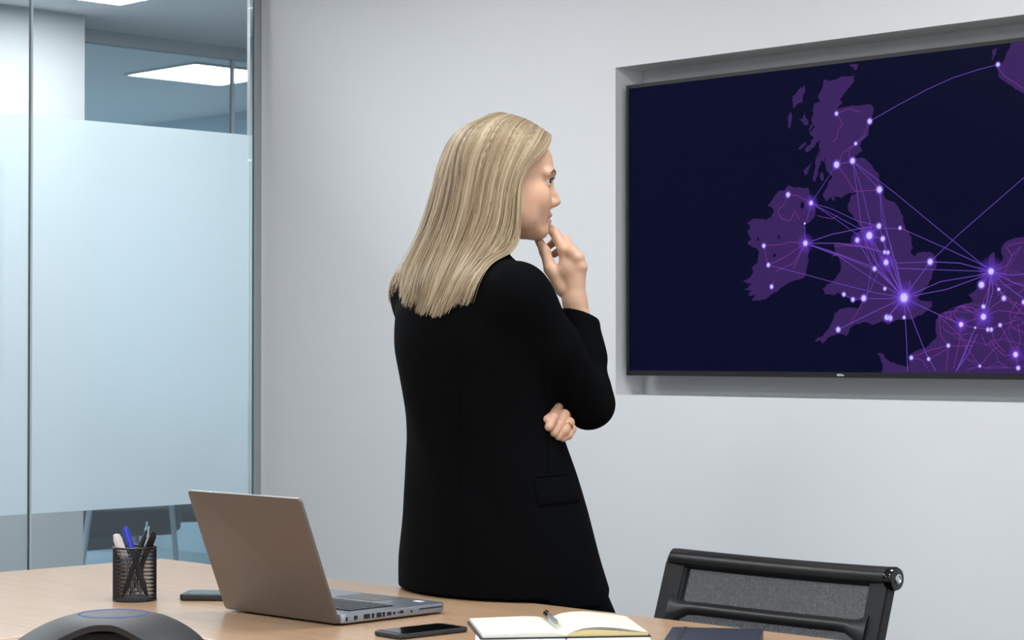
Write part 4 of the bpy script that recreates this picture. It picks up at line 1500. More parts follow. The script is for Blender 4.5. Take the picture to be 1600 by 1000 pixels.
def jacket_sdf(X):
    d = torso_sdf(X)
    sh = smin(cone(X, NECKB, R_SH, 0.036, 0.053), cone(X, NECKB, L_SH, 0.045, 0.056), 0.02)
    d = smin(d, sh, 0.05)
    left = chain(X, [L_SH, L_EL, L_WR], [0.058, 0.048, 0.032], 0.02)
    d = smin(d, left, 0.025)
    up, fm = sleeve_r(X)
    # soft creases across the bent elbow
    el = np.exp(-(np.linalg.norm(X - R_EL, axis=1) / 0.11) ** 2)
    ax = (R_UP - R_EL) / np.linalg.norm(R_UP - R_EL)
    ax2 = (R_FM - R_EL) / np.linalg.norm(R_FM - R_EL)
    wv_ = 1.6 * vnoise(X, 22, 5)
    up = up + 0.0014 * el * np.sin(((X - R_EL) @ ax) * 120 + 2.5 * wv_)
    fm = fm + 0.0018 * el * np.sin(((X - R_EL) @ ax2) * 110 + 3.0 * wv_ + 1) + 0.0010 * vnoise(X, 38, 9)
    d = smin(d, up, 0.030)
    # cut the cuff square to the forearm and hollow it
    fa = fore_axis(X)
    fm = smax(fm, fa, 0.003)
    fm = np.maximum(fm, -np.maximum(cone(X, R_FM, R_WR + (R_WR - R_FM) * 0.3, 0.034, 0.0285), -(fa + 0.010)))
    d = smin(d, fm, 0.010)
    # soft drape of the back: shallow diagonal folds towards the waist
    z = X[:, 2]
    u = (X - np.array([TCX[100], 0, 0], np.float32)) @ BX
    fold = 0.0022 * np.sin(u * 46 + (z - 1.0) * 22 + 1.4 * vnoise(X, 14, 2)) * np.exp(-((z - 0.98) / 0.16) ** 2)
    d = d + fold.astype(np.float32) + 0.0012 * vnoise(X, 26, 3)
    # hem
    front = (X @ BY)
    over = np.clip((TY1 - (CAM.y + 0.7021 * D0) - front + 0.032) / 0.02, 0, 1)      # 1 where the cloth lies above the table
    hem = 0.7280 + 0.0165 * over + 0.050 * np.clip((front - 0.03) / 0.16, 0, 1)
    d = smax(d, hem - z, 0.004)
    inner = torso_sdf(X, -0.007)
    d = np.maximum(d, -np.maximum(inner, z - hem - 0.05))
    return d.astype(np.float32)


JV, JQ = surface_nets(jacket_sdf, (-0.33, -0.33, 0.70), (0.27, 0.40, 1.42), 0.0036)
jacket = fast_mesh('blazer', JV, JQ, 'jacket_black', person)
jacket['label'] = 'black tailored blazer with one flap pocket showing'
print('jacket', len(JV))

# pocket flap laid on the blazer, found by looking along the picture rays
jb = BVHTree.FromPolygons([tuple(v) for v in JV], [tuple(q) for q in JQ])
origin = np.array([0, -D0, CAM.z])


def on_jacket(px, py, lift=0.0):
    d = Vector(((px - 800) / FPX, 1.0, (HORIZON - py) / FPX)).normalized()
    hit, n, _, _ = jb.ray_cast(Vector(origin), d)
    return None if hit is None else hit + n * lift


def patch(name, corners, nu, nv, thick, material, parent, r=0.0):
    """corners (tl, tr, br, bl) in picture pixels, draped over the blazer as a thin padded cloth"""
    bm = bmesh.new()
    tp, bt = [], []
    for j in range(nv + 1):
        a, b_ = [], []
        for i in range(nu + 1):
            u, v = i / nu, j / nv
            x = (corners[0][0] * (1 - u) + corners[1][0] * u) * (1 - v) + (corners[3][0] * (1 - u) + corners[2][0] * u) * v
            yy = (corners[0][1] * (1 - u) + corners[1][1] * u) * (1 - v) + (corners[3][1] * (1 - u) + corners[2][1] * u) * v
            edge = min(u, 1 - u, 1 - v) * 8
            p = on_jacket(x, yy, thick * min(1, 0.55 + edge * 0.45) * (0.35 + 0.65 * v ** 0.5))
            q = on_jacket(x, yy, -0.003)
            if p is None:
                return None
            a.append(bm.verts.new(p))
            b_.append(bm.verts.new(q))
        tp.append(a)
        bt.append(b_)
    for j in range(nv):
        for i in range(nu):
            bm.faces.new((tp[j][i], tp[j + 1][i], tp[j + 1][i + 1], tp[j][i + 1]))
    for j in range(nv):
        for i in (0, nu):
            bm.faces.new((tp[j][i], tp[j + 1][i], bt[j + 1][i], bt[j][i]))
    for i in range(nu):
        for j in (0, nv):
            bm.faces.new((tp[j][i], tp[j][i + 1], bt[j][i + 1], bt[j][i]))
    return bm_obj(name, bm, material, parent, smooth=True)


patch('pocket_flap', ((833, 748), (899, 742), (905, 782), (842, 790)), 16, 8, 0.0055, 'jacket_black', jacket)
patch('pocket_welt', ((836, 743), (885, 739), (886, 742), (837, 746)), 10, 2, 0.003, 'jacket_black', jacket)
sm = []
for y_ in range(560, 742, 12):
    h_ = on_jacket(848 + (y_ - 560) * 0.055, y_, 0.0004)
    if h_ is not None:
        sm.append(h_)
if len(sm) > 3:
    tube('side_seam', sm, 0.0009, 'jacket_black', jacket, n=5)
sm = []
for y_ in range(505, 930, 16):
    h_ = on_jacket(712 + 8 * math.sin((y_ - 505) / 140), y_, 0.0004)
    if h_ is not None:
        sm.append(h_)
tube('back_seam', sm, 0.0009, 'jacket_black', jacket, n=5)

# ------------------------------------------------------------------ trousers and shoes
HIPC = np.array([float(np.interp(0.80, TZs, TCX)), float(np.interp(0.80, TZs, TCY)), 0.0], np.float32)


def trouser_sdf(X):
    d = ellip(X, HIPC + BY * 0.02 + np.array([0, 0, 0.80], np.float32), (0.165, 0.13, 0.14)) if False else None
    for s in (-1, 1):
        hip = HIPC + BX * (0.085 * s) + BY * 0.016 + np.array([0, 0, 0.80], np.float32)
        knee = HIPC + BX * (0.095 * s) + BY * (0.225 + 0.02 * s) + np.array([0, 0, 0.45], np.float32)
        ank = HIPC + BX * (0.105 * s) + BY * (0.235 + 0.05 * s) + np.array([0, 0, 0.075], np.float32)
        c = chain(X, [hip, knee, ank], [0.105, 0.078, 0.062], 0.03)
        d = c if d is None else smin(d, c, 0.03)
    pel = cone(X, HIPC + BX * -0.06 + BY * 0.0 + np.array([0, 0, 0.83], np.float32), HIPC + BX * 0.06 + np.array([0, 0, 0.83], np.float32), 0.112, 0.112)
    d = smin(d, pel, 0.04)
    d = np.maximum(d, 0.06 - X[:, 2])
    d = d + 0.0015 * vnoise(X, 30, 12)
    # the body never pushes into the table's edge
    back = X @ BY + (CAM.y + 0.7021 * D0) - (TY1 + 0.004)
    lowpart = X[:, 2] < TZ + 0.014
    d = np.where(lowpart, np.maximum(d, -back), d)
    return d.astype(np.float32)


TV_, TQ_ = surface_nets(trouser_sdf, (-0.33, -0.30, 0.03), (0.40, 0.50, 0.97), 0.009)
fast_mesh('trousers', TV_, TQ_, 'trouser_black', person)
for s in (-1, 1):
    ank = HIPC + BX * (0.105 * s) + BY * (0.235 + 0.05 * s)
    toe = ank + BY * 0.15
    heel = ank - BY * 0.05

    def shoe_sdf(X, ank=ank, toe=toe, heel=heel):
        zz = lambda p, h: p + np.array([0, 0, h], np.float32)
        d = smin(chain(X, [zz(heel, 0.055), zz(ank + BY * 0.06, 0.04), zz(toe, 0.028)], [0.034, 0.038, 0.027], 0.02), cone(X, zz(ank, 0.06), zz(ank, 0.10), 0.037, 0.035), 0.02)
        d = smin(d, cone(X, zz(heel, 0.01), zz(heel, 0.05), 0.022, 0.028), 0.01)
        return np.maximum(d, 0.001 - X[:, 2]).astype(np.float32)
    c_ = (ank + toe) / 2
    v_, q_ = surface_nets(shoe_sdf, (c_[0] - 0.19, c_[1] - 0.19, -0.01), (c_[0] + 0.19, c_[1] + 0.19, 0.15), 0.006)
    fast_mesh('shoe', v_, q_, 'shoe_black', person)

# ------------------------------------------------------------------ head
HO = P(780.5, 285, 0.05)
HYAW = math.radians(13)
HF = np.array([math.cos(HYAW), math.sin(HYAW), 0], np.float32)
HL = np.array([-math.sin(HYAW), math.cos(HYAW), 0], np.float32)
HU = np.array([0, 0, 1], np.float32)
HM = np.stack([HF, HL, HU], 1)              # head-local columns


HS = 1.018


def h2w(q):
    return (np.asarray(q, np.float32) / HS) @ HM.T + HO


PROF = np.array([(-0.112, 0.075), (-0.106, 0.088), (-0.098, 0.0925), (-0.088, 0.0935), (-0.070, 0.0975), (-0.048, 0.1010), (-0.030, 0.1000), (0.000, 0.1000), (0.012, 0.1045), (0.022, 0.1075), (0.035, 0.1080), (0.055, 0.1045), (0.080, 0.092), (0.100, 0.070), (0.113, 0.042), (0.121, 0.012), (0.124, 0.0)])
WID = np.array([(-0.112, 0.020), (-0.106, 0.027), (-0.095, 0.036), (-0.080, 0.045), (-0.060, 0.0535), (-0.040, 0.0600), (-0.015, 0.0655), (0.010, 0.0680), (0.035, 0.0715), (0.060, 0.0715), (0.085, 0.064), (0.105, 0.048), (0.117, 0.029), (0.124, 0.008)])
BAK = np.array([(-0.112, 0.030), (-0.100, 0.015), (-0.080, -0.010), (-0.060, -0.045), (-0.035, -0.075), (0.0, -0.088), (0.040, -0.092), (0.075, -0.080), (0.100, -0.056), (0.115, -0.030), (0.124, -0.008)])
us = np.linspace(-0.112, 0.124, 220)
pf_ = gsm(np.interp(us, PROF[:, 0], PROF[:, 1]), 3)
pw_ = gsm(np.interp(us, WID[:, 0], WID[:, 1]), 4)
pb_ = gsm(np.interp(us, BAK[:, 0], BAK[:, 1]), 5)


def skull_sdf(q):
    f, l, u = q[:, 0], q[:, 1], q[:, 2]
    F = np.interp(u, us, pf_)
    W = np.interp(u, us, pw_)
    B = np.interp(u, us, pb_)
    f0 = 0.35 * F + 0.65 * B + 0.030 * np.clip((u + 0.02) / -0.09, 0, 1)
    f0 = np.minimum(f0, F - 0.012)
    s = np.where(f > f0, F - f0, f0 - B)
    pw = np.where(f > f0, 2.12, 2.0)
    k = ((np.abs(f - f0) / s) ** pw + (np.abs(l) / W) ** pw) ** (1 / pw)
    d = (k - 1) * np.minimum(s, W) * 0.9
    d = smax(d, u - 0.1235, 0.012)
    d = smax(d, -0.1115 - u, 0.012)
    return d.astype(np.float32)


def head_sdf(X):
    q = ((X - HO) @ HM) * HS

    d = skull_sdf(q)
    m = q.copy()
    m[:, 1] = np.abs(m[:, 1])
    # jaw angle, cheek, chin, brow
    d = smin(d, ellip(m, (0.030, 0.043, -0.062), (0.035, 0.016, 0.030)), 0.020)
    d = smin(d, ellip(m, (0.064, 0.041, -0.028), (0.022, 0.012, 0.016)), 0.026)
    d = smin(d, ellip(m, (0.080, 0.0, -0.0945), (0.0165, 0.019, 0.0165)), 0.014)
    d = smin(d, cone(m, (0.1015, 0.006, 0.0175), (0.088, 0.044, 0.0165), 0.0070, 0.006), 0.014)
    # front of the cheek beside the nose and mouth
    d = smin(d, ellip(m, (0.0775, 0.025, -0.042), (0.014, 0.018, 0.026)), 0.018)
    # eye sockets
    d = smax(d, -ellip(m, (0.1055, 0.0300, 0.0015), (0.0150, 0.0175, 0.0105)), 0.010)
    # eyelids around the eyeball
    ec = np.array((0.0845, 0.0305, 0.0010), np.float32)
    e = np.linalg.norm(m - ec, axis=1)
    lid = e - 0.0142
    up = smax(lid, -((m[:, 2] - ec[2]) - 0.0024 - 0.10 * (m[:, 1] - ec[1])), 0.0015)
    lo = smax(lid, (m[:, 2] - ec[2]) + 0.0034, 0.0015)
    d = smin(d, up, 0.004)
    d = smin(d, lo, 0.004)
    # nose
    d = smin(d, chain(m, [(0.0935, 0, 0.016), (0.0990, 0, -0.004), (0.1085, 0, -0.022), (0.1155, 0, -0.0355)], [0.0085, 0.0070, 0.0078, 0.0088], 0.008), 0.010)
    d = smin(d, ellip(m, (0.1040, 0.0105, -0.0395), (0.0105, 0.0070, 0.0072)), 0.006)
    d = smin(d, cone(m, (0.100, 0, -0.045), (0.110, 0, -0.0415), 0.0065, 0.0055), 0.006)
    d = smax(d, -ellip(m, (0.1075, 0.0068, -0.0470), (0.0060, 0.0032, 0.0036)), 0.003)
    # mouth
    arc = 0.018 * (m[:, 1] / 0.024) ** 2
    mq = m.copy()
    mq[:, 0] += arc
    d = smin(d, ellip(mq, (0.0975, 0, -0.0630), (0.0095, 0.0235, 0.0060)), 0.006)
    d = smin(d, ellip(mq, (0.0955, 0, -0.0758), (0.0100, 0.0205, 0.0066)), 0.006)
    d = smax(d, -ellip(mq, (0.1060, 0, -0.0692), (0.0075, 0.0230, 0.0010)), 0.002)
    # ears
    d = smin(d, ellip(m, (-0.010, 0.0715, -0.010), (0.017, 0.006, 0.029)), 0.006)
    # neck
    nk = cone(X, h2w((-0.020, 0, -0.045)), P(752, 425, 0.01), 0.047, 0.054)
    d = smin(d, nk, 0.018)
    return d.astype(np.float32)


HV, HQ = surface_nets(head_sdf, HO - np.array([0.16, 0.16, 0.21], np.float32), HO + np.array([0.16, 0.16, 0.15], np.float32), 0.0022)
print('head', len(HV))

# ------------------------------------------------------------------ hands
RH = dict(
    wr0=P(904, 505, 0.055), wr=P(898, 470, 0.060), i0=P(881, 391, 0.066), m0=P(894, 395, 0.056), r0=P(903, 404, 0.052), p0=P(908, 418, 0.054))
RFING = [
    ([RH['i0'], P(867, 364.5, 0.084), P(858.5, 357, 0.100), P(853, 361, 0.116)], [0.0112, 0.0096, 0.0084, 0.0074]),
    ([RH['m0'], P(883, 375, 0.092), P(868, 376, 0.118), P(858, 384, 0.128)], [0.0115, 0.0098, 0.0086, 0.0074]),
    ([RH['r0'], P(895, 390, 0.092), P(879, 389, 0.118), P(866, 397, 0.126)], [0.0110, 0.0094, 0.0084, 0.0072]),
    ([RH['p0'], P(903, 406, 0.088), P(890, 403, 0.110), P(878, 409, 0.118)], [0.0098, 0.0084, 0.0074, 0.0064])]
RTHUMB = ([P(880, 452, 0.066), P(860, 420, 0.070), P(851.5, 393, 0.078), P(842, 376, 0.084)], [0.0155, 0.0122, 0.0104, 0.0082])


def rhand_sdf(X):
    d = None
    for k, r0, r1 in (('i0', 0.0165, 0.0118), ('m0', 0.0165, 0.0120), ('r0', 0.0160, 0.0115), ('p0', 0.0150, 0.0105)):
        c = cone(X, RH['wr'], RH[k], r0, r1)
        d = c if d is None else smin(d, c, 0.010)
    wa = cone(X, RH['wr0'] + np.array([-0.007, 0, 0], np.float32), RH['wr'] + np.array([-0.006, 0, 0], np.float32), 0.0185, 0.0165)
    wb = cone(X, RH['wr0'] + np.array([0.008, 0, 0], np.float32), RH['wr'] + np.array([0.005, 0, 0], np.float32), 0.0185, 0.0165)
    d = smin(d, smin(wa, wb, 0.012), 0.014)
    # web between thumb and palm
    d = smin(d, cone(X, P(872, 428, 0.066), P(886, 420, 0.062), 0.013, 0.015), 0.014)
    th_ = chain(X, *RTHUMB, 0.006)
    d = smin(d, th_, 0.008)
    for pts, rr in RFING:
        d = smin(d, chain(X, pts, rr, 0.004), 0.0035)
    # knuckles and tendons
    for k in ('i0', 'm0', 'r0', 'p0'):
        d = smin(d, np.linalg.norm(X - (RH[k] + np.array([0.001, -0.004, 0.001], np.float32)), axis=1) - 0.0085, 0.010)
    return d.astype(np.float32)


def torso_depth(px, py):
    """depth (local y) where the sight line through a pixel first meets the body of the blazer"""
    y_ = np.linspace(-0.25, 0.2, 400)
    pts = np.stack([P(px, py, v) for v in y_]).astype(np.float32)
    dd = torso_sdf(pts)
    k = np.argmax(dd < 0)
    return float(y_[k]) if dd.min() < 0 else float(y_[np.argmin(dd)])


def LP(px, py, off):
    return P(px, py, torso_depth(min(px, 868), py) + off)


print('torso depth at the left hand', torso_depth(852, 655), torso_depth(866, 655), torso_depth(880, 680))
LF_ = [
    ([P(888, 644, 0.050), LP(871, 636, -0.006), LP(864.5, 652, -0.013), LP(857.5, 667, -0.010)], [0.0110, 0.0105, 0.0100, 0.0088]),
    ([P(891, 653, 0.055), LP(881.5, 648, -0.002), LP(874, 664, -0.010), LP(866, 676, -0.008)], [0.0110, 0.0108, 0.0100, 0.0088]),
    ([P(892, 662, 0.060), LP(889.5, 660, 0.004), LP(882, 673, -0.004), LP(873, 682, -0.003)], [0.0108, 0.0102, 0.0094, 0.0082]),
    ([P(890, 671, 0.066), LP(893.5, 670, 0.012), LP(888, 680, 0.006), LP(880, 685, 0.005)], [0.0098, 0.0090, 0.0084, 0.0074])]


def lhand_sdf(X):
    d = cone(X, P(884, 648, 0.060), P(885, 668, 0.072), 0.018, 0.017)
    d = smin(d, cone(X, P(884, 658, 0.066), P(862, 662, 0.130), 0.021, 0.022), 0.012)
    d = smin(d, cone(X, P(862, 662, 0.130), P(832, 660, 0.150), 0.022, 0.024), 0.012)
    for pts, rr in LF_:
        d = smin(d, chain(X, pts, [q * 0.92 for q in rr], 0.004), 0.0012)
    d = smin(d, chain(X, [P(880, 646, 0.050), LP(862, 647, 0.010), LP(853.5, 655, 0.000)], [0.013, 0.0090, 0.0068], 0.005), 0.0012)
    return d.astype(np.float32)


RV, RQ = surface_nets(rhand_sdf, P(830, 515, -0.02) - 0.01, P(925, 345, 0.16) + 0.01, 0.0016)
LV_, LQ_ = surface_nets(lhand_sdf, P(820, 700, -0.16) - 0.01, P(910, 620, 0.20) + 0.02, 0.0018)


# hidden trunk, arms and legs inside the clothes complete the figure
def trunk_sdf(X):
    d = torso_sdf(X, -0.022)
    d = np.maximum(d, 0.80 - X[:, 2])
    d = smin(d, chain(X, [R_SH, R_UP, R_EL, R_FM, RH['wr0']], [0.045, 0.041, 0.034, 0.030, 0.019], 0.02), 0.02)
    d = smin(d, chain(X, [L_SH, L_EL, P(832, 660, 0.155)], [0.042, 0.034, 0.022], 0.02), 0.02)
    for s in (-1, 1):
        hip = HIPC + BX * (0.085 * s) + BY * 0.03 + np.array([0, 0, 0.82], np.float32)
        knee = HIPC + BX * (0.095 * s) + BY * (0.225 + 0.02 * s) + np.array([0, 0, 0.45], np.float32)
        ank = HIPC + BX * (0.105 * s) + BY * (0.235 + 0.05 * s) + np.array([0, 0, 0.05], np.float32)
        d = smin(d, chain(X, [hip, knee, ank], [0.075, 0.052, 0.034], 0.03), 0.03)
    return d.astype(np.float32)


BV, BQ = surface_nets(trunk_sdf, (-0.33, -0.30, 0.0), (0.40, 0.50, 1.45), 0.011)
allV, allQ, o_n = [], [], 0
for v_, q_ in ((HV, HQ), (RV, RQ), (LV_, LQ_), (BV, BQ)):
    allV.append(v_)
    allQ.append(q_ + o_n)
    o_n += len(v_)
SV, SQ = np.concatenate(allV), np.concatenate(allQ)
body = fast_mesh('body', SV, SQ, None, person)
# skin tone: lips, ruddier knuckles, cheeks
hq = ((SV.astype(np.float32) - HO) @ HM) * HS
col = np.tile(np.array(srgb(208, 167, 140), np.float32), (len(SV), 1))
col[:, :3] *= (1 + 0.05 * vnoise(SV.astype(np.float32), 90, 21)[:, None])
arc = 0.018 * (hq[:, 1] / 0.024) ** 2
lipm = np.exp(-(((hq[:, 2] + 0.0695) / 0.0095) ** 4)) * np.exp(-((hq[:, 1] / 0.0225) ** 6)) * (hq[:, 0] + arc > 0.0985)
lip_c = np.array(srgb(178, 122, 116), np.float32)
col = col * (1 - 0.8 * lipm[:, None]) + lip_c * 0.8 * lipm[:, None]
ck = np.exp(-(((hq[:, 0] - 0.060) / 0.030) ** 2 + ((np.abs(hq[:, 1]) - 0.055) / 0.03) ** 2 + ((hq[:, 2] + 0.035) / 0.022) ** 2)) * 0.35
col = col * (1 - ck[:, None]) + np.array(srgb(205, 146, 116), np.float32) * ck[:, None]
isr = np.zeros(len(SV))
for pts, rr in RFING + LF_:
    for p_ in pts[:3]:
        isr += np.exp(-(np.linalg.norm(SV - p_, axis=1) / 0.013) ** 2) * 0.35
isr = np.clip(isr, 0, 0.5)
col = col * (1 - isr[:, None]) + np.array(srgb(206, 150, 130), np.float32) * isr[:, None]
col[:, 3] = 1
ca = body.data.color_attributes.new('skin', 'FLOAT_COLOR', 'POINT')
ca.data.foreach_set('color', col.astype(np.float32).ravel())
skin_m = attr_mat('skin', 'skin', 0.48)
sb = skin_m.node_tree.nodes['Principled BSDF']
sb.inputs['Subsurface Weight'].default_value = 0.12
sb.inputs['Subsurface Radius'].default_value = (0.006, 0.0025, 0.0015)
sb.inputs['Subsurface Scale'].default_value = 1.0
body.data.materials.append(skin_m)

# eyes, lashes, brows
for s in (-1, 1):
    ec = h2w((0.0845, 0.0305 * s, 0.0010))
    me_v, me_f = [], []
    bm = bmesh.new()
    bmesh.ops.create_uvsphere(bm, u_segments=40, v_segments=32, radius=0.0128)
    # gaze along the head's front: pole of the sphere turned forwards
    bmesh.ops.rotate(bm, verts=bm.verts, cent=(0, 0, 0), matrix=Matrix.Rotation(math.pi / 2, 3, 'Y'))
    bmesh.ops.rotate(bm, verts=bm.verts, cent=(0, 0, 0), matrix=Matrix.Rotation(HYAW - 0.55, 3, 'Z'))
    eo = bm_obj('eyeball', bm, None, person, smooth=True, loc=Vector(ec))
    cl_ = np.zeros((len(eo.data.vertices), 4), np.float32)
    for i, v in enumerate(eo.data.vertices):
        cc = float(np.dot(np.array(v.co), np.array([math.cos(HYAW - 0.55), math.sin(HYAW - 0.55), -0.05]))) / 0.0128
        cl_[i] = srgb(14, 14, 16) if cc > 0.965 else (srgb(72, 92, 112) if cc > 0.86 else srgb(184, 180, 178))
    ca = eo.data.color_attributes.new('eye', 'FLOAT_COLOR', 'POINT')
    ca.data.foreach_set('color', cl_.ravel())
    eo.data.materials.append(MATS.get('eye') or attr_mat('eye', 'eye', 0.08))
    bm = bmesh.new()
    for k in range(26):
        a = math.radians(-55 + 118 * k / 25) * s
        r = 0.0145
        b0 = np.array((0.0845 + r * math.cos(a) * 0.96, 0.0305 * s + r * math.sin(a), 0.0010 + 0.0040))
        dirv = np.array((math.cos(a), math.sin(a) * 1.1, 0.35))
        L_ = 0.0065
        pp = [Vector(h2w(b0)), Vector(h2w(b0 + dirv * L_ * 0.5 - np.array((0, 0, 0.0006)))), Vector(h2w(b0 + dirv * L_ + np.array((0, 0, 0.0012))))]
        add_tube(bm, pp, [0.0005, 0.0004, 0.00012], n=3)
    bm_obj('eyelashes', bm, 'lash_dark', person)
    bm = bmesh.new()
    for k in range(260):
        f = random.random()
        lx = 0.010 + 0.038 * f
        uz = 0.0185 + 0.0050 * math.sin(math.pi * min(1, f * 1.1)) + random.uniform(-0.0022, 0.0022) * (1 - 0.55 * f)
        st = np.array([[0.135, lx * s, uz]], np.float32)
        pt = h2w(st)
        dirn = -HF
        for _ in range(24):
            dd = head_sdf(pt.astype(np.float32))[0]
            if dd < 0.0006:
                break
            pt = pt + dirn * max(dd * 0.7, 0.0002)
        tang = HL * s * 0.92 + HU * (0.30 - 0.55 * f) - HF * 0.35 * f
        p0_ = Vector(pt[0])
        q_ = (pt + tang * 0.0075).astype(np.float32)
        dd = head_sdf(q_)[0]
        q_ = q_ + grad(head_sdf, q_) * (0.0006 - dd)
        add_tube(bm, [p0_, Vector(q_[0])], [0.0005, 0.00025], n=3)
    bm_obj('eyebrow', bm, 'brow_brown', person)

# ring on the left hand
rc = (LF_[2][0][1] * 0.55 + LF_[2][0][2] * 0.45)
ra = LF_[2][0][2] - LF_[2][0][1]
qm = Vector(ra).to_track_quat('Z', 'Y').to_matrix().to_4x4()
tube('finger_ring', [Vector(rc) + (qm @ Vector((0.0106 * math.cos(2 * math.pi * k / 24), 0.0106 * math.sin(2 * math.pi * k / 24), 0))) for k in range(24)], 0.0012, 'gold', person, n=6, closed=True)


# ------------------------------------------------------------------ hair
GUIDES = [
    [(858, 214, .052), (852, 230, .030), (839, 246, .004), (824, 260, -.014), (815, 280, -.022), (813, 318, -.024), (813, 352, -.022), (811, 378, -.024), (798, 396, -.040), (774, 411, -.072), (748, 438, -.110), (731, 478, -.118)],
    [(846, 203, .052), (833, 222, .012), (815, 254, -.018), (803, 290, -.030), (800, 325, -.034), (797, 355, -.036), (785, 384, -.046), (758, 412, -.078), (735, 440, -.108), (716, 476, -.116)],
    [(826, 190, .050), (808, 210, .000), (790, 248, -.028), (778, 290, -.040), (772, 330, -.046), (762, 365, -.052), (742, 400, -.076), (718, 440, -.100), (692, 494, -.100)],
    [(804, 181, .052), (778, 203, .000), (756, 245, -.026), (744, 290, -.036), (736, 335, -.042), (721, 378, -.048), (700, 425, -.062), (672, 496, -.066)],
    [(784, 177, .054), (744, 199, .014), (720, 245, -.004), (708, 295, -.010), (698, 340, -.012), (681, 388, -.012), (662, 435, -.012), (650, 490, -.010)],
    [(772, 177, .056), (722, 202, .038), (697, 250, .034), (684, 300, .036), (672, 345, .040), (653, 390, .046), (635, 432, .050), (628, 476, .050)],
    [(766, 178, .060), (712, 208, .062), (687, 255, .068), (674, 305, .074), (662, 350, .080), (645, 392, .088), (631, 430, .094), (628, 462, .094)],
    [(768, 179, .066), (716, 212, .092), (692, 262, .108), (678, 312, .118), (664, 360, .126), (648, 400, .134), (640, 436, .140), (636, 470, .140)],
    [(790, 179, .070), (752, 208, .118), (732, 262, .138), (720, 318, .150), (706, 365, .156), (690, 405, .160), (672, 440, .162), (660, 480, .160)],
    [(846, 205, .068), (836, 228, .108), (818, 262, .130), (806, 305, .138), (800, 345, .138), (790, 375, .136), (770, 405, .132), (745, 440, .130)]]
TP = 24


def resample(pts, n):
    q = smooth_path(pts, 10)
    q = np.array([tuple(v) for v in q])
    s = np.concatenate([[0], np.cumsum(np.linalg.norm(np.diff(q, axis=0), axis=1))])
    t = np.linspace(0, s[-1], n)
    return np.stack([np.interp(t, s, q[:, i]) for i in range(3)], 1)


G = np.stack([resample([tuple(P(*g)) for g in gd], TP) for gd in GUIDES])       # (ng, TP, 3)
NG = len(G)
for gi in range(7):                       # lift the near locks clear of head and blazer along their sight lines
    need = np.zeros(TP)
    for k in range(TP):
        p_ = Vector(G[gi, k])
        dr_ = (p_ - Vector(origin))
        hit, nn, _, dist = jb.ray_cast(Vector(origin), dr_.normalized())
        if hit is not None:
            need[k] = max(0.0, dr_.length - (dist - 0.011))
    nd_ = np.maximum(np.maximum(need, np.roll(need, 1) * (np.arange(TP) > 0)), np.roll(need, -1) * (np.arange(TP) < TP - 1))
    nd_ = np.maximum(gsm(nd_, 1.6), need)
    dv_ = G[gi] - origin
    G[gi] -= dv_ / np.linalg.norm(dv_, axis=1, keepdims=True) * nd_[:, None]


def hair_at(s):
    """s (n,) in 0..NG-1 -> (n, TP, 3), cubic across the guides"""
    i = np.clip(s.astype(int), 0, NG - 2)
    t = (s - i)[:, None, None]
    p1, p2 = G[i], G[i + 1]
    p0 = np.where((i > 0)[:, None, None], G[np.maximum(i - 1, 0)], 2 * p1 - p2)
    p3 = np.where((i < NG - 2)[:, None, None], G[np.minimum(i + 2, NG - 1)], 2 * p2 - p1)
    return 0.5 * (2 * p1 + (p2 - p0) * t + (2 * p0 - 5 * p1 + 4 * p2 - p3) * t ** 2 + (3 * p1 - p0 - 3 * p2 + p3) * t ** 3)




def push_out(pts, margin_head, margin_cloth, it=3):
    sh = pts.shape
    X = pts.reshape(-1, 3).astype(np.float32)
    for _ in range(it):
        for f, mg in ((head_sdf, margin_head), (jacket_sdf, margin_cloth)):
            dd = f(X)
            m = dd < mg
            if m.any():
                X[m] += grad(f, X[m]) * (mg - dd[m])[:, None]
    return X.reshape(sh)


gp_ = push_out(G, 0.0125, 0.008, 3) - G
for gi in range(NG):
    for k in range(3):
        gp_[gi, :, k] = gsm(gp_[gi, :, k], 1.2)
G = G + gp_
HC = G.mean(0)                        # centre line of the mass of hair
NS = 7600
# clumps give locks; strands scatter around them
NCL = 230
cl_s = np.sort(rng.random(NCL) * (NG - 1))
cl_len = rng.uniform(0.90, 1.03, NCL)
cl_tone = rng.random(NCL)
ci = rng.integers(0, NCL, NS)
ss = np.clip(cl_s[ci] + rng.normal(0, 0.04, NS), 0, NG - 1)
lay = rng.random(NS) ** 1.6 * 0.20
tt = np.linspace(0, 1, TP)[None, :, None]
S0 = hair_at(ss)
SC = hair_at(cl_s)[ci]
cl_w = (0.85 * tt ** 1.3)
S1 = S0 * (1 - cl_w) + (SC + (S0 - SC) * 0.35) * cl_w
S1 = S1 + (HC[None] - S1) * (lay[:, None, None] * np.clip((tt - 0.30) * 2.5, 0.05, 1))
wv = np.sin(tt * (6 + 5 * cl_tone[ci][:, None, None]) + 6.28 * rng.random(NCL)[ci][:, None, None]) * 0.0035 * tt
S1 = S1 + wv * np.stack([np.cos(6.28 * cl_tone[ci]), np.sin(6.28 * cl_tone[ci]), 0 * ci], 1)[:, None, :]
S1 = S1 + rng.normal(0, 0.0011, (NS, 1, 3)) * (0.3 + tt)
fly = rng.random(NS) < 0.05
S1[fly] += (rng.normal(0, 0.006, (fly.sum(), 1, 3)) * tt ** 1.5)
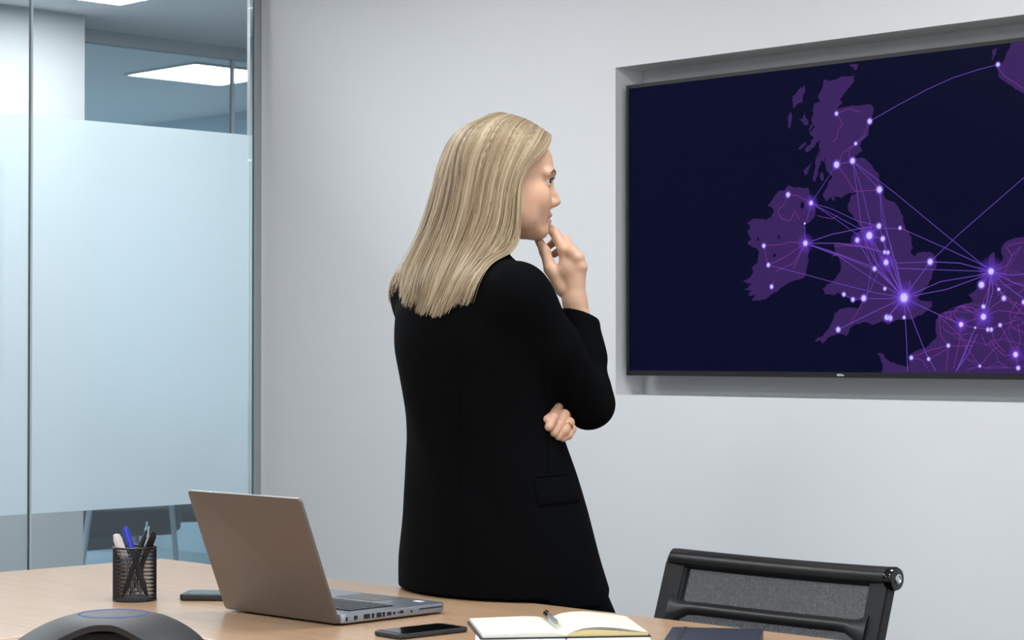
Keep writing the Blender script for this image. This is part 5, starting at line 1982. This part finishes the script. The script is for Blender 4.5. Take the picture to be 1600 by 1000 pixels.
# strand length
ln = cl_len[ci] * rng.uniform(0.93, 1.0, NS)
tq = np.clip(np.linspace(0, 1, TP)[None] * ln[:, None], 0, 1.05)
fi = np.clip(tq * (TP - 1), 0, TP - 1.001)
i0_ = fi.astype(int)
ft = (fi - i0_)[..., None]
ar = np.arange(NS)[:, None]
S1 = S1[ar, i0_] * (1 - ft) + S1[ar, np.minimum(i0_ + 1, TP - 1)] * ft
S1 = push_out(S1, 0.0035, 0.003)
# tubes of three sides
tan = np.gradient(S1, axis=1)
tan /= np.maximum(np.linalg.norm(tan, axis=2, keepdims=True), 1e-9)
ref = np.tile(np.array([0.3, -1.0, 0.2]), (NS, TP, 1))
sd = np.cross(tan, ref)
sd /= np.maximum(np.linalg.norm(sd, axis=2, keepdims=True), 1e-9)
up = np.cross(sd, tan)
rad = (rng.uniform(0.0006, 0.0010, NS)[:, None] * np.clip(1.15 - tt[0, :, 0] ** 3 * 0.85, 0.2, 1.1)[None])[..., None]
ringv = []
for k in range(3):
    a = 2 * math.pi * k / 3
    ringv.append(S1 + rad * (sd * math.cos(a) + up * math.sin(a)))
HVt = np.stack(ringv, 2).reshape(-1, 3)                # strand, step, side
base_i = (np.arange(NS)[:, None] * TP + np.arange(TP - 1)[None]).reshape(-1) * 3
fq = []
for k in range(3):
    k2 = (k + 1) % 3
    fq.append(np.stack([base_i + k, base_i + k2, base_i + 3 + k2, base_i + 3 + k], 1))
HQt = np.concatenate(fq)
# inner body of hair that closes the gaps
us_ = np.linspace(0, NG - 1, 120)
SH = hair_at(us_)
SH = SH + (HC[None] - SH) * (0.12 * np.clip((tt - 0.2) * 2.5, 0.07, 1))
SH = push_out(SH[:, :TP - 2], 0.002, 0.0015, 2)
nt_ = SH.shape[1]
ii = (np.arange(119)[:, None] * nt_ + np.arange(nt_ - 1)[None]).reshape(-1)
SQh = np.stack([ii, ii + 1, ii + nt_ + 1, ii + nt_], 1) + len(HVt)
hairV = np.concatenate([HVt, SH.reshape(-1, 3)])
hairQ = np.concatenate([HQt, SQh])
hair = fast_mesh('hair', hairV, hairQ, None, person)
hair['label'] = 'long straight blond hair with darker strands'
tone = np.clip(0.62 * cl_tone[ci] + 0.38 * rng.random(NS), 0, 1)
c_d, c_m, c_l = (np.array(srgb(*c)) for c in ((106, 89, 68), (173, 153, 122), (212, 196, 168)))
tn = tone[:, None]
sc_ = np.where(tn < 0.5, c_d * (1 - tn * 2) + c_m * tn * 2, c_m * (2 - tn * 2) + c_l * (tn * 2 - 1))
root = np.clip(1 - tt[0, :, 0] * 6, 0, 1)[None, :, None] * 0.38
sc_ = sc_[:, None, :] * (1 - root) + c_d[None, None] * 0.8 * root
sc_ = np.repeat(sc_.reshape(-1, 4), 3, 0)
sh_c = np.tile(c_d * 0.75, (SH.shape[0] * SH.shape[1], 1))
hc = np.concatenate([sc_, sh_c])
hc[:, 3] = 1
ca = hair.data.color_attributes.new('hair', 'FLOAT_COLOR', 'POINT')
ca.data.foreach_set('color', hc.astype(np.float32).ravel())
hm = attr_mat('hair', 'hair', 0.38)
hm.node_tree.nodes['Principled BSDF'].inputs['Specular IOR Level'].default_value = 0.45
hair.data.materials.append(hm)
print('hair', len(hairV))
